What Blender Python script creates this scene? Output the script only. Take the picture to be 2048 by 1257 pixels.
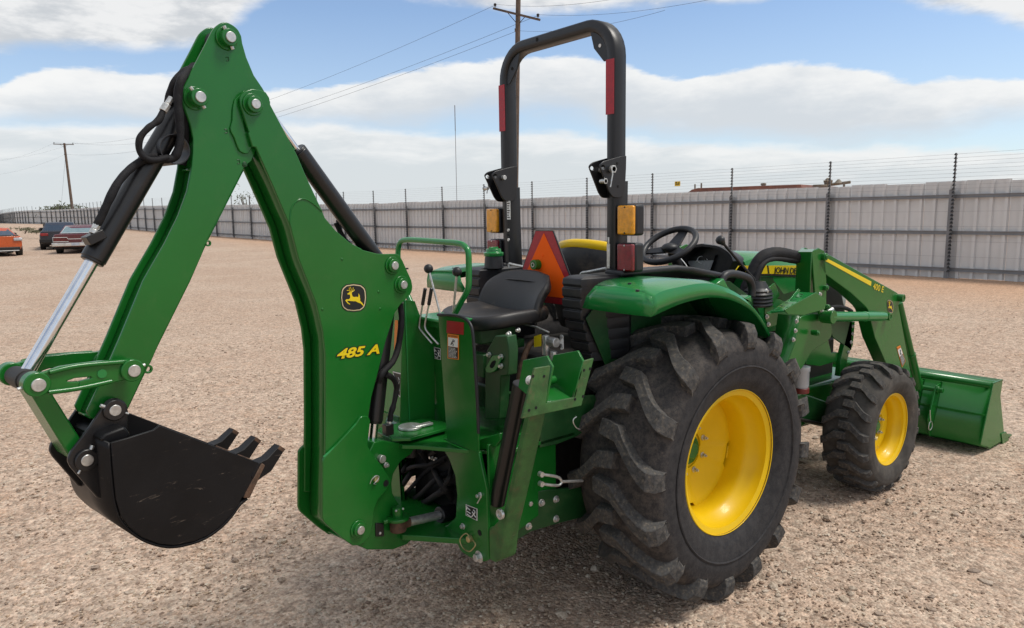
import bpy, bmesh, math, random
import numpy as np
from mathutils import Vector, Matrix, noise as mnoise
random.seed(7); rng = np.random.default_rng(7)
V = Vector; R_ = math.radians
S = bpy.context.scene
for o in list(bpy.data.objects): bpy.data.objects.remove(o)
COL = S.collection
# ------------------------------------------------------------------ camera
CAM = (-2.6847, -2.5802, 1.7485); YAW, PIT, ROL = 0.8914, -0.1404, -0.0163; FPX = 1430.0; PPX, PPY = 1024.0, 627.5
F = V((math.cos(YAW)*math.cos(PIT), math.sin(YAW)*math.cos(PIT), math.sin(PIT)))
R0 = V((math.sin(YAW), -math.cos(YAW), 0)); U0 = R0.cross(F)
RT = R0*math.cos(ROL)+U0*math.sin(ROL); UP = -R0*math.sin(ROL)+U0*math.cos(ROL)
cd = bpy.data.cameras.new('camera'); cam = bpy.data.objects.new('camera', cd); COL.objects.link(cam)
cd.sensor_fit = 'HORIZONTAL'; cd.sensor_width = 36.0; cd.lens = FPX/2048*36.0
cd.clip_start = 0.05; cd.clip_end = 5000
M = Matrix.Identity(4)
for i in range(3): M[i][0] = RT[i]; M[i][1] = UP[i]; M[i][2] = -F[i]; M[i][3] = CAM[i]
cam.matrix_world = M; S.camera = cam
S.render.resolution_x, S.render.resolution_y = 1024, 628
CAMV = V(CAM)
def ray(px, py): return F + RT*((px-PPX)/FPX) - UP*((py-PPY)/FPX)
def onplane(px, py, p, n):
    d = ray(px, py); return CAMV + d*((p-CAMV).dot(n)/d.dot(n))
def PX(px, py, x): return onplane(px, py, V((x,0,0)), V((1,0,0)))
def PY(px, py, y): return onplane(px, py, V((0,y,0)), V((0,1,0)))
def PZ(px, py, z): return onplane(px, py, V((0,0,z)), V((0,0,1)))
# ------------------------------------------------------------------ view, sun, sky
vs = S.view_settings; vs.view_transform = 'Standard'; vs.look = 'None'; vs.exposure = 0.26; vs.gamma = 1.0; vs.use_curve_mapping = False
SUN_EL, SUN_AZ = R_(60), R_(-42)      # azimuth measured from +X to +Y
sd = bpy.data.lights.new('sun', 'SUN'); so = bpy.data.objects.new('sun', sd); COL.objects.link(so)
sd.energy = 2.2; sd.angle = R_(16); sd.color = (1.0, 0.95, 0.87)
sdir = V((math.cos(SUN_EL)*math.cos(SUN_AZ), math.cos(SUN_EL)*math.sin(SUN_AZ), math.sin(SUN_EL)))
so.rotation_euler = sdir.to_track_quat('Z', 'Y').to_euler(); so.location = (0, 0, 30)

W = bpy.data.worlds.new('World'); S.world = W; W.use_nodes = True
wt = W.node_tree; wt.nodes.clear()
class NG:
    """tiny helper to write node expressions"""
    def __init__(s, t): s.t = t
    def n(s, typ, **k):
        nd = s.t.nodes.new(typ)
        for a, b in k.items(): setattr(nd, a, b)
        return nd
    def set(s, sock, v):
        if hasattr(v, 'is_output') or isinstance(v, bpy.types.NodeSocket): s.t.links.new(v, sock)
        elif v is not None: sock.default_value = v
    def m(s, op, a, b=None, c=None, clamp=False):
        nd = s.n('ShaderNodeMath', operation=op); nd.use_clamp = clamp
        for i, v in enumerate((a, b, c)): s.set(nd.inputs[i], v)
        return nd.outputs[0]
    def mr(s, v, a, b, c=0.0, d=1.0, smooth=True):
        nd = s.n('ShaderNodeMapRange'); nd.interpolation_type = 'SMOOTHSTEP' if smooth else 'LINEAR'
        for i, x in enumerate((v, a, b, c, d)): s.set(nd.inputs[i], x)
        return nd.outputs[0]
    def mix(s, f, a, b, mode='MIX'):
        nd = s.n('ShaderNodeMix', data_type='RGBA', blend_type=mode)
        s.set(nd.inputs[0], f); s.set(nd.inputs[6], a); s.set(nd.inputs[7], b)
        return nd.outputs[2]
    def noise(s, vec, scale=5.0, detail=4.0, rough=0.55, dist=0.0):
        nd = s.n('ShaderNodeTexNoise'); s.set(nd.inputs['Vector'], vec)
        nd.inputs['Scale'].default_value = scale; nd.inputs['Detail'].default_value = detail
        nd.inputs['Roughness'].default_value = rough; nd.inputs['Distortion'].default_value = dist
        return nd.outputs[0]
    def vmul(s, v, k):
        nd = s.n('ShaderNodeVectorMath', operation='MULTIPLY'); s.set(nd.inputs[0], v); nd.inputs[1].default_value = k
        return nd.outputs[0]
g = NG(wt)
tc = g.n('ShaderNodeTexCoord'); D = tc.outputs['Generated']
sx = g.n('ShaderNodeSeparateXYZ'); g.set(sx.inputs[0], D)
el = g.m('ARCSINE', sx.outputs[2])
az = g.m('ARCTAN2', sx.outputs[1], sx.outputs[0])
un = g.m('MULTIPLY_ADD', az, 1/(2*math.pi), 0.5)
def azel(px, py):
    d = ray(px, py).normalized(); return math.atan2(d.y, d.x)/(2*math.pi)+0.5, math.asin(d.z)
def edge(pts, rest):
    """elevation of a cloud edge as a function of azimuth, all the way round"""
    P = sorted([azel(*p) for p in pts]); lo, hi = P[0], P[-1]
    k = 26
    for i in range(k+1):
        u = i/k
        if u < lo[0]-.02 or u > hi[0]+.02: P.append((u, rest+0.018*math.sin(i*2.3)+0.012*math.sin(i*5.1)))
    P.sort(); nd = g.n('ShaderNodeFloatCurve'); c = nd.mapping.curves[0]
    nd.mapping.use_clip = False
    while len(c.points) < len(P): c.points.new(0.5, 0.5)
    for q, (u, e) in zip(c.points, P): q.location = (u, e*3.0)      # stored x3 so that it uses the curve's range
    nd.mapping.update(); g.set(nd.inputs['Value'], un)
    return g.m('DIVIDE', nd.outputs[0], 3.0)
dn = g.vmul(D, (1, 1, 3.0))
n1 = g.noise(dn, 5.0, 7.0, 0.58, 0.25); n2 = g.noise(dn, 13.0, 6.0, 0.6, 0.1); n3 = g.noise(dn, 2.2, 4.0, 0.5, 0.4)
n4 = g.noise(g.vmul(D, (1, 1, 5.0)), 9.0, 8.0, 0.62, 0.3)
w1 = g.m('MULTIPLY_ADD', n1, 0.050, -0.025); w2 = g.m('MULTIPLY_ADD', n2, 0.022, -0.011)
ew = g.m('ADD', g.m('ADD', el, w1), w2)
tB = edge([(-60,170),(0,163),(150,133),(330,145),(450,165),(560,178),(700,160),(800,140),(950,122),(1100,110),(1200,118),(1300,138),(1400,147),(1480,135),(1560,122),(1640,126),(1700,136),(1850,165),(2048,168),(2110,170)], 0.205)
bB = edge([(-60,250),(0,232),(330,240),(560,240),(800,246),(960,215),(1100,212),(1250,250),(1500,268),(1700,280),(1900,262),(2048,232),(2110,225)], 0.125)
tC = edge([(-60,250),(0,246),(250,250),(450,246),(600,246),(850,264),(1080,250),(1200,262),(1300,276),(1500,290),(1700,292),(2048,310),(2110,312)], 0.105)
bA = edge([(-60,100),(0,98),(150,100),(300,104),(400,92),(470,50),(540,14),(700,-15),(880,-6),(1000,14),(1150,26),(1400,18),(1600,0),(1750,6),(1900,34),(2048,54),(2110,60)], 0.285)
dB = g.m('SUBTRACT', tB, ew); cB = g.mr(dB, -0.002, 0.006)
cB = g.m('MULTIPLY', cB, g.mr(g.m('SUBTRACT', ew, bB), -0.022, 0.020))
dC = g.m('SUBTRACT', tC, ew); cC = g.mr(dC, -0.005, 0.010)
dA = g.m('SUBTRACT', ew, bA); cA = g.mr(dA, -0.006, 0.016)
hi_gap = g.m('MULTIPLY', g.mr(n3, 0.50, 0.62), g.mr(el, 0.33, 0.45))       # breaks in the high cloud
cA = g.m('MULTIPLY', cA, g.m('SUBTRACT', 1.0, hi_gap))
sky = g.n('ShaderNodeTexSky', sky_type='NISHITA'); sky.sun_disc = False; sky.sun_elevation = SUN_EL
sky.sun_rotation = R_(90)-SUN_AZ; sky.altitude = 900; sky.dust_density = 0.6; sky.ozone_density = 2.2; sky.air_density = 1.0
clear = g.mix(1.0, sky.outputs[0], (0.135, 0.135, 0.135, 1), 'MULTIPLY')
hz = g.mr(el, 0.05, 0.26, 0.46, 0.06, False)                                  # thin veil of haze low in the sky
clear = g.mix(hz, clear, (0.50, 0.56, 0.62, 1))
colB = g.mix(g.mr(g.m('ADD', dB, g.m('MULTIPLY_ADD', n2, 0.11, -0.055)), -0.01, 0.062), (0.79, 0.79, 0.78, 1), (0.56, 0.595, 0.63, 1))
colC = g.mix(g.mr(g.m('ADD', dC, g.m('MULTIPLY_ADD', n4, 0.13, -0.065)), -0.01, 0.05), (0.75, 0.755, 0.75, 1), (0.58, 0.615, 0.635, 1))
colA = g.mix(g.mr(n2, 0.38, 0.62), (0.52, 0.54, 0.56, 1), (0.74, 0.74, 0.735, 1))
c = g.mix(g.m('MULTIPLY', cA, 0.95), clear, colA)
c = g.mix(g.m('MULTIPLY', cB, 0.96), c, colB)
c = g.mix(g.m('MULTIPLY', cC, 0.93), c, colC)
bg = g.n('ShaderNodeBackground'); g.set(bg.inputs[0], c); bg.inputs[1].default_value = 1.0
wo = g.n('ShaderNodeOutputWorld'); wt.links.new(bg.outputs[0], wo.inputs[0])

# ------------------------------------------------------------------ materials
def lin(r, g_, b):
    f = lambda u: (u/12.92 if u <= .04045 else ((u+.055)/1.055)**2.4)
    return tuple(f(v/255) for v in (r, g_, b))+(1,)
MATS = {}
def mat(name, col, rough=0.5, metal=0.0, var=0.15, vscale=6.0, bump=0.0, bscale=60.0, coat=0.0, dust=0.0, dcol=(0.30, 0.22, 0.15, 1), rvar=0.12, scr=0.0, spec=0.5, trans=0.0, emis=None, dscale=9.0, scs=22.0, sct=0.60, dlo=0.50):
    m = bpy.data.materials.new(name); m.use_nodes = True; t = m.node_tree; t.nodes.clear(); k = NG(t)
    b = k.n('ShaderNodeBsdfPrincipled'); o = k.n('ShaderNodeOutputMaterial'); t.links.new(b.outputs[0], o.inputs[0])
    tcn = k.n('ShaderNodeTexCoord'); P = tcn.outputs['Object']
    c4 = tuple(col)[:3]+(1,)
    nz = k.noise(P, vscale, 5.0, 0.6)
    base = k.mix(k.mr(nz, 0.3, 0.7), tuple(x*(1-var) for x in c4[:3])+(1,), tuple(min(1, x*(1+var)) for x in c4[:3])+(1,))
    rg = k.m('MULTIPLY_ADD', nz, rvar*2, rough-rvar)
    if dust > 0:
        geo = k.n('ShaderNodeNewGeometry'); sp = k.n('ShaderNodeSeparateXYZ'); t.links.new(geo.outputs['Normal'], sp.inputs[0])
        n2_ = k.noise(P, dscale, 8.0, 0.68, 0.3); n3_ = k.noise(P, 130.0, 3.0, 0.6)
        fac = k.m('ADD', k.m('MULTIPLY', k.mr(sp.outputs[2], 0.1, 0.9), 0.10), k.mr(n2_, dlo, dlo+.28))
        fac = k.m('MULTIPLY', k.m('MULTIPLY', fac, k.mr(n3_, 0.25, 0.65, 0.55, 1.0)), dust, clamp=True)
        base = k.mix(fac, base, dcol); rg = k.m('MULTIPLY_ADD', fac, 0.45, rg)
    if scr > 0:
        sv = k.vmul(P, (1.0, 1.0, 7.0)); s1 = k.noise(sv, scs, 10.0, 0.75, 1.2)
        f2 = k.m('MULTIPLY', k.mr(s1, sct, sct+.06), scr); base = k.mix(f2, base, (0.24, 0.19, 0.15, 1))
        rg = k.m('MULTIPLY_ADD', f2, 0.3, rg)
    k.set(b.inputs['Base Color'], base); k.set(b.inputs['Roughness'], rg)
    b.inputs['Metallic'].default_value = metal; b.inputs['Specular IOR Level'].default_value = spec
    if coat: b.inputs['Coat Weight'].default_value = coat; b.inputs['Coat Roughness'].default_value = 0.08
    if trans: b.inputs['Transmission Weight'].default_value = trans
    if emis: b.inputs['Emission Color'].default_value = emis[0]; b.inputs['Emission Strength'].default_value = emis[1]
    if bump > 0:
        bn = k.n('ShaderNodeBump'); bn.inputs['Strength'].default_value = bump; bn.inputs['Distance'].default_value = 0.004
        t.links.new(k.noise(P, bscale, 6.0, 0.65), bn.inputs['Height']); t.links.new(bn.outputs[0], b.inputs['Normal'])
    MATS[name] = m; return m
GREEN = mat('green paint', (0.008, 0.130, 0.016), 0.23, var=0.06, vscale=3, spec=0.5, dust=0.045, bump=0.02, bscale=260, rvar=0.06)
GREENP = mat('plastic and lit green', (0.012, 0.200, 0.042), 0.24, var=0.05, vscale=3, coat=0.2, dust=0.07, rvar=0.06)  # lighter green of the plastic; also paints light onto left guard and console top
GREENW = mat('worn green paint', (0.034, 0.115, 0.026), 0.5, var=0.25, vscale=18, dust=0.95, dcol=(0.15, 0.10, 0.055, 1), bump=0.2, bscale=90, scr=0.5, dscale=14)
DGREEN = mat('dark and shaded green', (0.008, 0.062, 0.014), 0.42, var=0.2, vscale=9, dust=0.18, bump=0.1, bscale=140)  # darker green for castings; also paints shade onto inner parts
BLACKP = mat('black paint', (0.008, 0.008, 0.009), 0.36, var=0.2, vscale=5, coat=0.1, dust=0.04, scr=0.0, rvar=0.08)
BUCKETB = mat('scuffed black paint', (0.006, 0.006, 0.007), 0.45, var=0.25, vscale=5, spec=.25, dust=0.03, scr=0.5, scs=7.0, sct=0.615, dcol=(0.22, 0.18, 0.14, 1), rvar=0.08)
PLASTIC = mat('black plastic', (0.0105, 0.011, 0.0135), 0.46, var=0.15, vscale=10, dust=0.07, bump=0.12, bscale=500)
VINYL = mat('black vinyl', (0.012, 0.012, 0.0135), 0.44, var=0.2, vscale=8, dust=0.6, dcol=(0.25, 0.19, 0.13, 1), bump=0.15, bscale=420, dscale=4.0)
ROPSM = mat('black powder coat', (0.0095, 0.0095, 0.011), 0.38, var=0.12, vscale=8, dust=0.03, bump=0.06, bscale=300)
RUBBER = mat('tyre rubber', (0.028, 0.028, 0.031), 0.78, dlo=0.40, var=0.3, vscale=10, dust=0.95, dcol=(0.19, 0.158, 0.125, 1), bump=0.45, bscale=110, spec=0.3, dscale=5.0, scr=0.22)
def tyre_mat(name, r0, r1, side, tread, dcol):
    """rubber whose tread is packed with dust while the wiped sidewall stays dark"""
    m = bpy.data.materials.new(name); m.use_nodes = True; t = m.node_tree; k = NG(t); b = t.nodes['Principled BSDF']
    P = k.n('ShaderNodeTexCoord').outputs['Object']; s = k.n('ShaderNodeSeparateXYZ'); t.links.new(P, s.inputs[0])
    rad = k.m('SQRT', k.m('ADD', k.m('MULTIPLY', s.outputs[0], s.outputs[0]), k.m('MULTIPLY', s.outputs[2], s.outputs[2])))
    f1 = k.noise(P, 26.0, 9, .78, .2); f2 = k.noise(P, 120.0, 4, .7); f3 = k.noise(P, 7.0, 5, .6)
    rim_ = k.mr(k.m('MULTIPLY_ADD', f3, .05, rad), r0+.025, r1+.025)
    fac = k.m('MULTIPLY', k.m('MULTIPLY_ADD', rim_, tread-side, side), k.mr(f1, .36, .62, .15, 1.0)); fac = k.m('MULTIPLY', fac, k.mr(f2, .3, .62, .5, 1.0), clamp=True)
    col = k.mix(fac, k.mix(k.mr(f1, .35, .65), (.020, .020, .0225, 1), (.034, .034, .037, 1)), dcol)
    sv = k.vmul(P, (6.0, 1.0, 1.0)); sc = k.noise(sv, 12.0, 9, .8, 2.0); col = k.mix(k.m('MULTIPLY', k.mr(sc, .63, .67), .28), col, (.20, .18, .16, 1))
    k.set(b.inputs['Base Color'], col); b.inputs['Roughness'].default_value = .8; b.inputs['Specular IOR Level'].default_value = .3
    bn = k.n('ShaderNodeBump'); bn.inputs['Strength'].default_value = .35; bn.inputs['Distance'].default_value = .003; t.links.new(k.m('ADD', f2, f1), bn.inputs['Height']); t.links.new(bn.outputs[0], b.inputs['Normal'])
    return m
TYRE_R = tyre_mat('rear tyre rubber', .485, .545, .08, .42, (.150, .120, .092, 1))
RUBBERD = mat('dusty lug rubber', (0.062, 0.061, 0.060), 0.88, dlo=0.46, var=0.3, vscale=60, dust=0.9, dcol=(0.20, 0.168, 0.132, 1), bump=0.5, bscale=190, spec=0.25, dscale=55.0)
RUBBERF = mat('dusty front sidewall', (0.065, 0.060, 0.054), 0.85, var=0.3, vscale=14, dust=0.9, dcol=(0.17, 0.145, 0.12, 1), bump=0.3, bscale=120, spec=0.25, dscale=6.0)
HOSE = mat('woven hose sleeve', (0.009, 0.009, 0.011), 0.70, var=0.35, vscale=30, bump=0.55, bscale=210, dust=0.08, spec=.3)
YELLOW = mat('yellow paint', (0.76, 0.49, 0.002), 0.42, var=0.05, vscale=4, coat=0.10, spec=0.3, dust=0.06, rvar=0.06)
DECALY = mat('yellow decal', (0.80, 0.60, 0.01), 0.4, var=0.03, dust=0.05)
CHROME = mat('polished chrome', (0.80, 0.81, 0.83), 0.20, metal=1.0, var=0.05, vscale=30, rvar=0.05)
ZINC = mat('zinc plated steel', (0.58, 0.58, 0.56), 0.36, metal=0.75, var=0.18, vscale=60, rvar=0.1)
BRASS = mat('yellow zinc steel', (0.55, 0.44, 0.22), 0.35, metal=0.7, var=0.2, vscale=50)
IRON = mat('dark steel', (0.018, 0.017, 0.016), 0.55, metal=0.3, var=0.3, vscale=22, dust=0.22, bump=0.2, bscale=150)
RUST = mat('rust worn steel', (0.085, 0.045, 0.026), 0.75, metal=0.1, var=0.45, vscale=40, bump=0.4, bscale=160, dust=0.3)
AMBER = mat('amber lens', (0.80, 0.33, 0.008), 0.22, var=0.16, vscale=55, coat=0.5, bump=0.6, bscale=230, rvar=0.05)
REDL = mat('red lens', (0.20, 0.006, 0.012), 0.22, var=0.2, vscale=55, coat=0.5, bump=0.6, bscale=230, rvar=0.05)
REFL = mat('red reflective tape', (0.36, 0.010, 0.020), 0.38, var=0.12, vscale=80, bump=0.15, bscale=400)
REDS = mat('red sticker', (0.30, 0.010, 0.012), 0.42, var=0.08, vscale=40)
ORANGE = mat('fluorescent orange sheet', (1.0, 0.13, 0.006), 0.6, spec=.15, var=0.03, vscale=5)
WHITE = mat('white print', (0.72, 0.72, 0.70), 0.5, var=0.05)
CREAM = mat('cream print', (0.70, 0.58, 0.34), 0.5, var=0.05)
LBLACK = mat('black print', (0.012, 0.012, 0.012), 0.5, var=0.1)
LORANGE = mat('orange print', (0.75, 0.22, 0.02), 0.5, var=0.05)
GREYP = mat('grey display glass', (0.30, 0.31, 0.32), 0.25, var=0.08, coat=0.3)
CLEAR = mat('clear headlight plastic', (0.55, 0.56, 0.57), 0.15, var=0.1, coat=0.6)
BOWL = mat('filter bowl', (0.42, 0.44, 0.46), 0.2, var=0.1, coat=0.5)
MAROON = mat('maroon filter', (0.14, 0.02, 0.015), 0.45, var=0.2)
VOID = mat('painted gap shade', (0.004, 0.004, 0.004), 0.9, var=0.1)  # near-black that paints the shade inside holes, slots and openings

# ------------------------------------------------------------------ mesh helpers
def link(o, parent=None):
    COL.objects.link(o)
    if parent is not None: o.parent = parent
    return o
def tag(o, label=None, cat=None, group=None, kind=None):
    for k_, v in (('label', label), ('category', cat), ('group', group), ('kind', kind)):
        if v: o[k_] = v
    return o
def empty(name, loc, label, cat, group=None, rz=0.0):
    o = bpy.data.objects.new(name, None); o.location = loc; o.rotation_euler.z = rz; link(o); return tag(o, label, cat, group)
def frame(axis):
    a = V(axis).normalized(); t = V((0, 0, 1)) if abs(a.z) < .9 else V((1, 0, 0))
    u = a.cross(t).normalized(); return u, a.cross(u).normalized()
class MB:
    def __init__(s): s.v = []; s.f = []
    def add(s, vs_, fs):
        n = len(s.v); s.v += [tuple(p) for p in vs_]; s.f += [tuple(n+i for i in f) for f in fs]; return s
    def prism(s, pts, vec):
        vec = V(vec); n = len(pts); a = [V(p) for p in pts]; b = [p+vec for p in a]
        nrm = V((0, 0, 0))
        for i in range(n): nrm += a[i].cross(a[(i+1) % n])
        fs = [tuple(range(n)), tuple(range(2*n-1, n-1, -1))]
        fs += [(i, n+i, n+(i+1) % n, (i+1) % n) for i in range(n)]
        if nrm.dot(vec) > 0: fs = [tuple(reversed(f)) for f in fs]
        return s.add(a+b, fs)
    def cyl(s, p0, p1, r, seg=20, r1=None):
        p0 = V(p0); p1 = V(p1); r1 = r if r1 is None else r1; u, w = frame(p1-p0)
        A = [p0+(u*math.cos(t)+w*math.sin(t))*r for t in (2*math.pi*i/seg for i in range(seg))]
        B = [p1+(u*math.cos(t)+w*math.sin(t))*r1 for t in (2*math.pi*i/seg for i in range(seg))]
        fs = [(i, (i+1) % seg, seg+(i+1) % seg, seg+i) for i in range(seg)]
        fs += [tuple(range(seg-1, -1, -1)), tuple(range(seg, 2*seg))]
        return s.add(A+B, fs)
    def ring(s, p0, p1, ro, ri, seg=24):
        p0 = V(p0); p1 = V(p1); u, w = frame(p1-p0); vs_ = []
        for p, r in ((p0, ro), (p1, ro), (p1, ri), (p0, ri)):
            vs_ += [p+(u*math.cos(t)+w*math.sin(t))*r for t in (2*math.pi*i/seg for i in range(seg))]
        fs = []
        for k_ in range(4):
            a, b = k_*seg, ((k_+1) % 4)*seg
            fs += [(a+i, a+(i+1) % seg, b+(i+1) % seg, b+i) for i in range(seg)]
        return s.add(vs_, fs)
    def tube(s, path, r, seg=10, cap=True):
        P = [V(p) for p in path]; n = len(P); rr = r if isinstance(r, (list, tuple)) else [r]*n
        tprev = (P[1]-P[0]).normalized(); u, w = frame(tprev); vs_ = []; fs = []
        for i in range(n):
            t = (P[min(i+1, n-1)]-P[max(i-1, 0)]).normalized()
            q = tprev.rotation_difference(t); u = q @ u; w = q @ w; tprev = t
            vs_ += [P[i]+(u*math.cos(a)+w*math.sin(a))*rr[i] for a in (2*math.pi*j/seg for j in range(seg))]
        for i in range(n-1):
            a, b = i*seg, (i+1)*seg
            fs += [(a+j, a+(j+1) % seg, b+(j+1) % seg, b+j) for j in range(seg)]
        if cap: fs += [tuple(range(seg-1, -1, -1)), tuple(range((n-1)*seg, n*seg))]
        return s.add(vs_, fs)
    def box(s, c, d, rot=None):
        c = V(c); h = V(d)/2; rm = rot if rot is not None else Matrix.Identity(3)
        vs_ = [c+rm @ V((sx_*h.x, sy_*h.y, sz_*h.z)) for sx_ in (-1, 1) for sy_ in (-1, 1) for sz_ in (-1, 1)]
        return s.add(vs_, [(0,1,3,2),(4,6,7,5),(0,4,5,1),(2,3,7,6),(0,2,6,4),(1,5,7,3)])
    def lathe(s, prof, axis='y', seg=48, c=(0,0,0), closed=False):
        """prof: list of (radius, along)"""
        c = V(c); vs_ = []; n = len(prof)
        for j in range(seg):
            t = 2*math.pi*j/seg; ct, st = math.cos(t), math.sin(t)
            for r, a in prof:
                vs_.append(c+(V((r*ct, a, r*st)) if axis == 'y' else V((r*ct, r*st, a)) if axis == 'z' else V((a, r*ct, r*st))))
        fs = []; m = n if closed else n-1
        for j in range(seg):
            k_ = (j+1) % seg
            for i in range(m): fs.append((j*n+i, j*n+(i+1) % n, k_*n+(i+1) % n, k_*n+i))
        return s.add(vs_, fs)
    def sphere(s, c, r, seg=16, rings=10, sc=(1,1,1)):
        c = V(c); vs_ = []; fs = []
        for i in range(rings+1):
            ph = math.pi*i/rings
            for j in range(seg):
                t = 2*math.pi*j/seg; vs_.append(c+V((math.sin(ph)*math.cos(t)*r*sc[0], math.sin(ph)*math.sin(t)*r*sc[1], math.cos(ph)*r*sc[2])))
        for i in range(rings):
            for j in range(seg): fs.append((i*seg+j, (i+1)*seg+j, (i+1)*seg+(j+1) % seg, i*seg+(j+1) % seg))
        return s.add(vs_, fs)
    def grid(s, rows, close=False):
        n = len(rows[0]); vs_ = [p for r in rows for p in r]; fs = []
        for i in range(len(rows)-1):
            for j in range(n if close else n-1): fs.append((i*n+j, i*n+(j+1) % n, (i+1)*n+(j+1) % n, (i+1)*n+j))
        return s.add(vs_, fs)
    def mesh(s, name, smooth=35):
        me = bpy.data.meshes.new(name); me.from_pydata(s.v, [], s.f)
        bm = bmesh.new(); bm.from_mesh(me); bmesh.ops.remove_doubles(bm, verts=bm.verts, dist=1e-6)
        bmesh.ops.recalc_face_normals(bm, faces=bm.faces); bm.to_mesh(me); bm.free()
        if smooth:
            me.shade_smooth(); me.set_sharp_from_angle(angle=R_(smooth))
        return me
    def build(s, name, m, parent=None, bevel=0.0, smooth=35, solid=0.0, label=None, seg=2, subsurf=0):
        me = s.mesh(name, smooth); me.materials.append(m)
        o = bpy.data.objects.new(name, me); link(o, parent)
        if subsurf: md = o.modifiers.new('sub', 'SUBSURF'); md.levels = md.render_levels = subsurf
        if solid: md = o.modifiers.new('solid', 'SOLIDIFY'); md.thickness = abs(solid); md.offset = -1 if solid > 0 else 1
        if bevel:
            md = o.modifiers.new('bevel', 'BEVEL'); md.width = bevel; md.segments = seg; md.limit_method = 'ANGLE'; md.angle_limit = R_(40); md.harden_normals = False
        if label: o['label'] = label
        return o
def rnd(pts, n=5):
    """2-D outline; a point (x, y, r) has its corner rounded over r"""
    out = []; N = len(pts)
    for i, p in enumerate(pts):
        if len(p) == 2: out.append((p[0], p[1])); continue
        c_ = V((p[0], p[1])); a = V(pts[i-1][:2]); b = V(pts[(i+1) % N][:2]); r = p[2]
        ra = min(r, (a-c_).length*.49); rb = min(r, (b-c_).length*.49)
        A = c_+(a-c_).normalized()*ra; B = c_+(b-c_).normalized()*rb
        for k_ in range(n+1):
            t = k_/n; q = A*(1-t)**2+c_*2*t*(1-t)+B*t*t; out.append((q.x, q.y))
    return out
def keyhole(outer, inner, e=.03):
    """outline with a hole, joined by a hair-wide slit"""
    ar = lambda P: sum(P[i-1][0]*P[i][1]-P[i][0]*P[i-1][1] for i in range(len(P)))
    if ar(outer)*ar(inner) > 0: inner = inner[::-1]
    i, j = min(((i, j) for i in range(len(outer)) for j in range(len(inner))), key=lambda t: (outer[t[0]][0]-inner[t[1]][0])**2+(outer[t[0]][1]-inner[t[1]][1])**2)
    a, b = V(outer[i]), V(inner[j]); d = (b-a).normalized(); n = V((-d.y, d.x))*e
    prv = V(outer[i-1]); s = 1 if (prv-a).dot(n) > 0 else -1; n = n*s
    return outer[:i]+[tuple(a+n), tuple(b+n)]+[inner[(j+1+k) % len(inner)] for k in range(len(inner)-1)]+[tuple(b-n), tuple(a-n)]+outer[i+1:]
def crv(pts, k=6, closed=False):
    """Catmull-Rom through points of any dimension"""
    P = [V(p) for p in pts]; n = len(P); out = []
    rng_ = range(n if closed else n-1)
    for i in rng_:
        p1, p2 = P[i], P[(i+1) % n]
        p0 = P[i-1] if (closed or i > 0) else p1*2-p2
        p3 = P[(i+2) % n] if (closed or i+2 < n) else p2*2-p1
        for j in range(k):
            t = j/k
            out.append(0.5*((2*p1)+(p2-p0)*t+(2*p0-5*p1+4*p2-p3)*t*t+(3*p1-p0-3*p2+p3)*t**3))
    if not closed: out.append(P[-1])
    return out
def text_mesh(body, shear=0.0, offset=0.0, space=1.0):
    cu = bpy.data.curves.new('lettering', 'FONT'); cu.body = body; cu.shear = shear; cu.offset = offset; cu.space_character = space
    cu.resolution_u = 3; o = bpy.data.objects.new('lettering', cu); COL.objects.link(o); bpy.context.view_layer.update()
    me = bpy.data.meshes.new_from_object(o.evaluated_get(bpy.context.evaluated_depsgraph_get()))
    bpy.data.objects.remove(o); return me
def lettering(name, body, p0, p1, up, m, parent, h=None, shear=0.0, offset=0.0, lift=0.0, space=1.0, ref=None, label=None):
    """text with its baseline from p0 to p1 in the plane that holds `up`"""
    me = text_mesh(body, shear, offset, space); xs = [v.co for v in me.vertices]
    rx = ref if ref else (min(v.x for v in xs), max(v.x for v in xs)); sc = (V(p1)-V(p0)).length/(rx[1]-rx[0])
    ex = (V(p1)-V(p0)).normalized(); nz = ex.cross(V(up)).normalized(); ey = nz.cross(ex)
    ky = sc if h is None else h/0.72
    for v in me.vertices: v.co = V(p0)+ex*((v.co.x-rx[0])*sc)+ey*(v.co.y*ky)+nz*lift
    me.materials.append(m); o = bpy.data.objects.new(name, me); link(o, parent)
    if label: o['label'] = label
    return o, rx
# ================================================================== large structure: ground
FY = [-60, 0, 10, 20, 32, 46, 62, 82, 112, 130, 140, 146, 163, 191, 214, 260, 600]
FX = [16.6, 16.6, 16.6, 16.45, 15.9, 14.7, 13.5, 13.1, 13.9, 13.7, 12.8, 11.2, 10.4, 10.6, 11.2, 12.6, 20]
FZ = [0, 0, 0, 0, .04, .25, .5, .8, 1.0, 1.09, 1.15, 1.24, 1.27, 1.28, 1.27, 1.27, 1.27]
def h_(y): return float(np.interp(y, FY, FZ))
def axis_pts(lo, hi, c, s0, gr):
    out = [c]; s = s0
    while out[-1] < hi: out.append(out[-1]+s); s *= gr
    s = s0
    while out[0] > lo: out.insert(0, out[0]-s); s *= gr
    return np.array(out)
gx = axis_pts(-700, 1600, 0.0, 0.055, 1.032); gy = axis_pts(-700, 1600, -0.4, 0.055, 1.032)
XX, YY = np.meshgrid(gx, gy, indexing='ij'); ZZ = np.interp(YY, FY, FZ)
fade = np.exp(-((XX+.5)**2+(YY+.5)**2)/160.0)
for i in range(XX.shape[0]):
    for j in range(XX.shape[1]):
        if fade[i, j] > .02:
            p = V((XX[i, j], YY[i, j], 0))
            ZZ[i, j] += fade[i, j]*(0.014*mnoise.noise(p*0.9)+0.010*mnoise.noise(p*3.1)+0.006*mnoise.noise(p*8.0))-0.006*fade[i, j]
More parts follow.
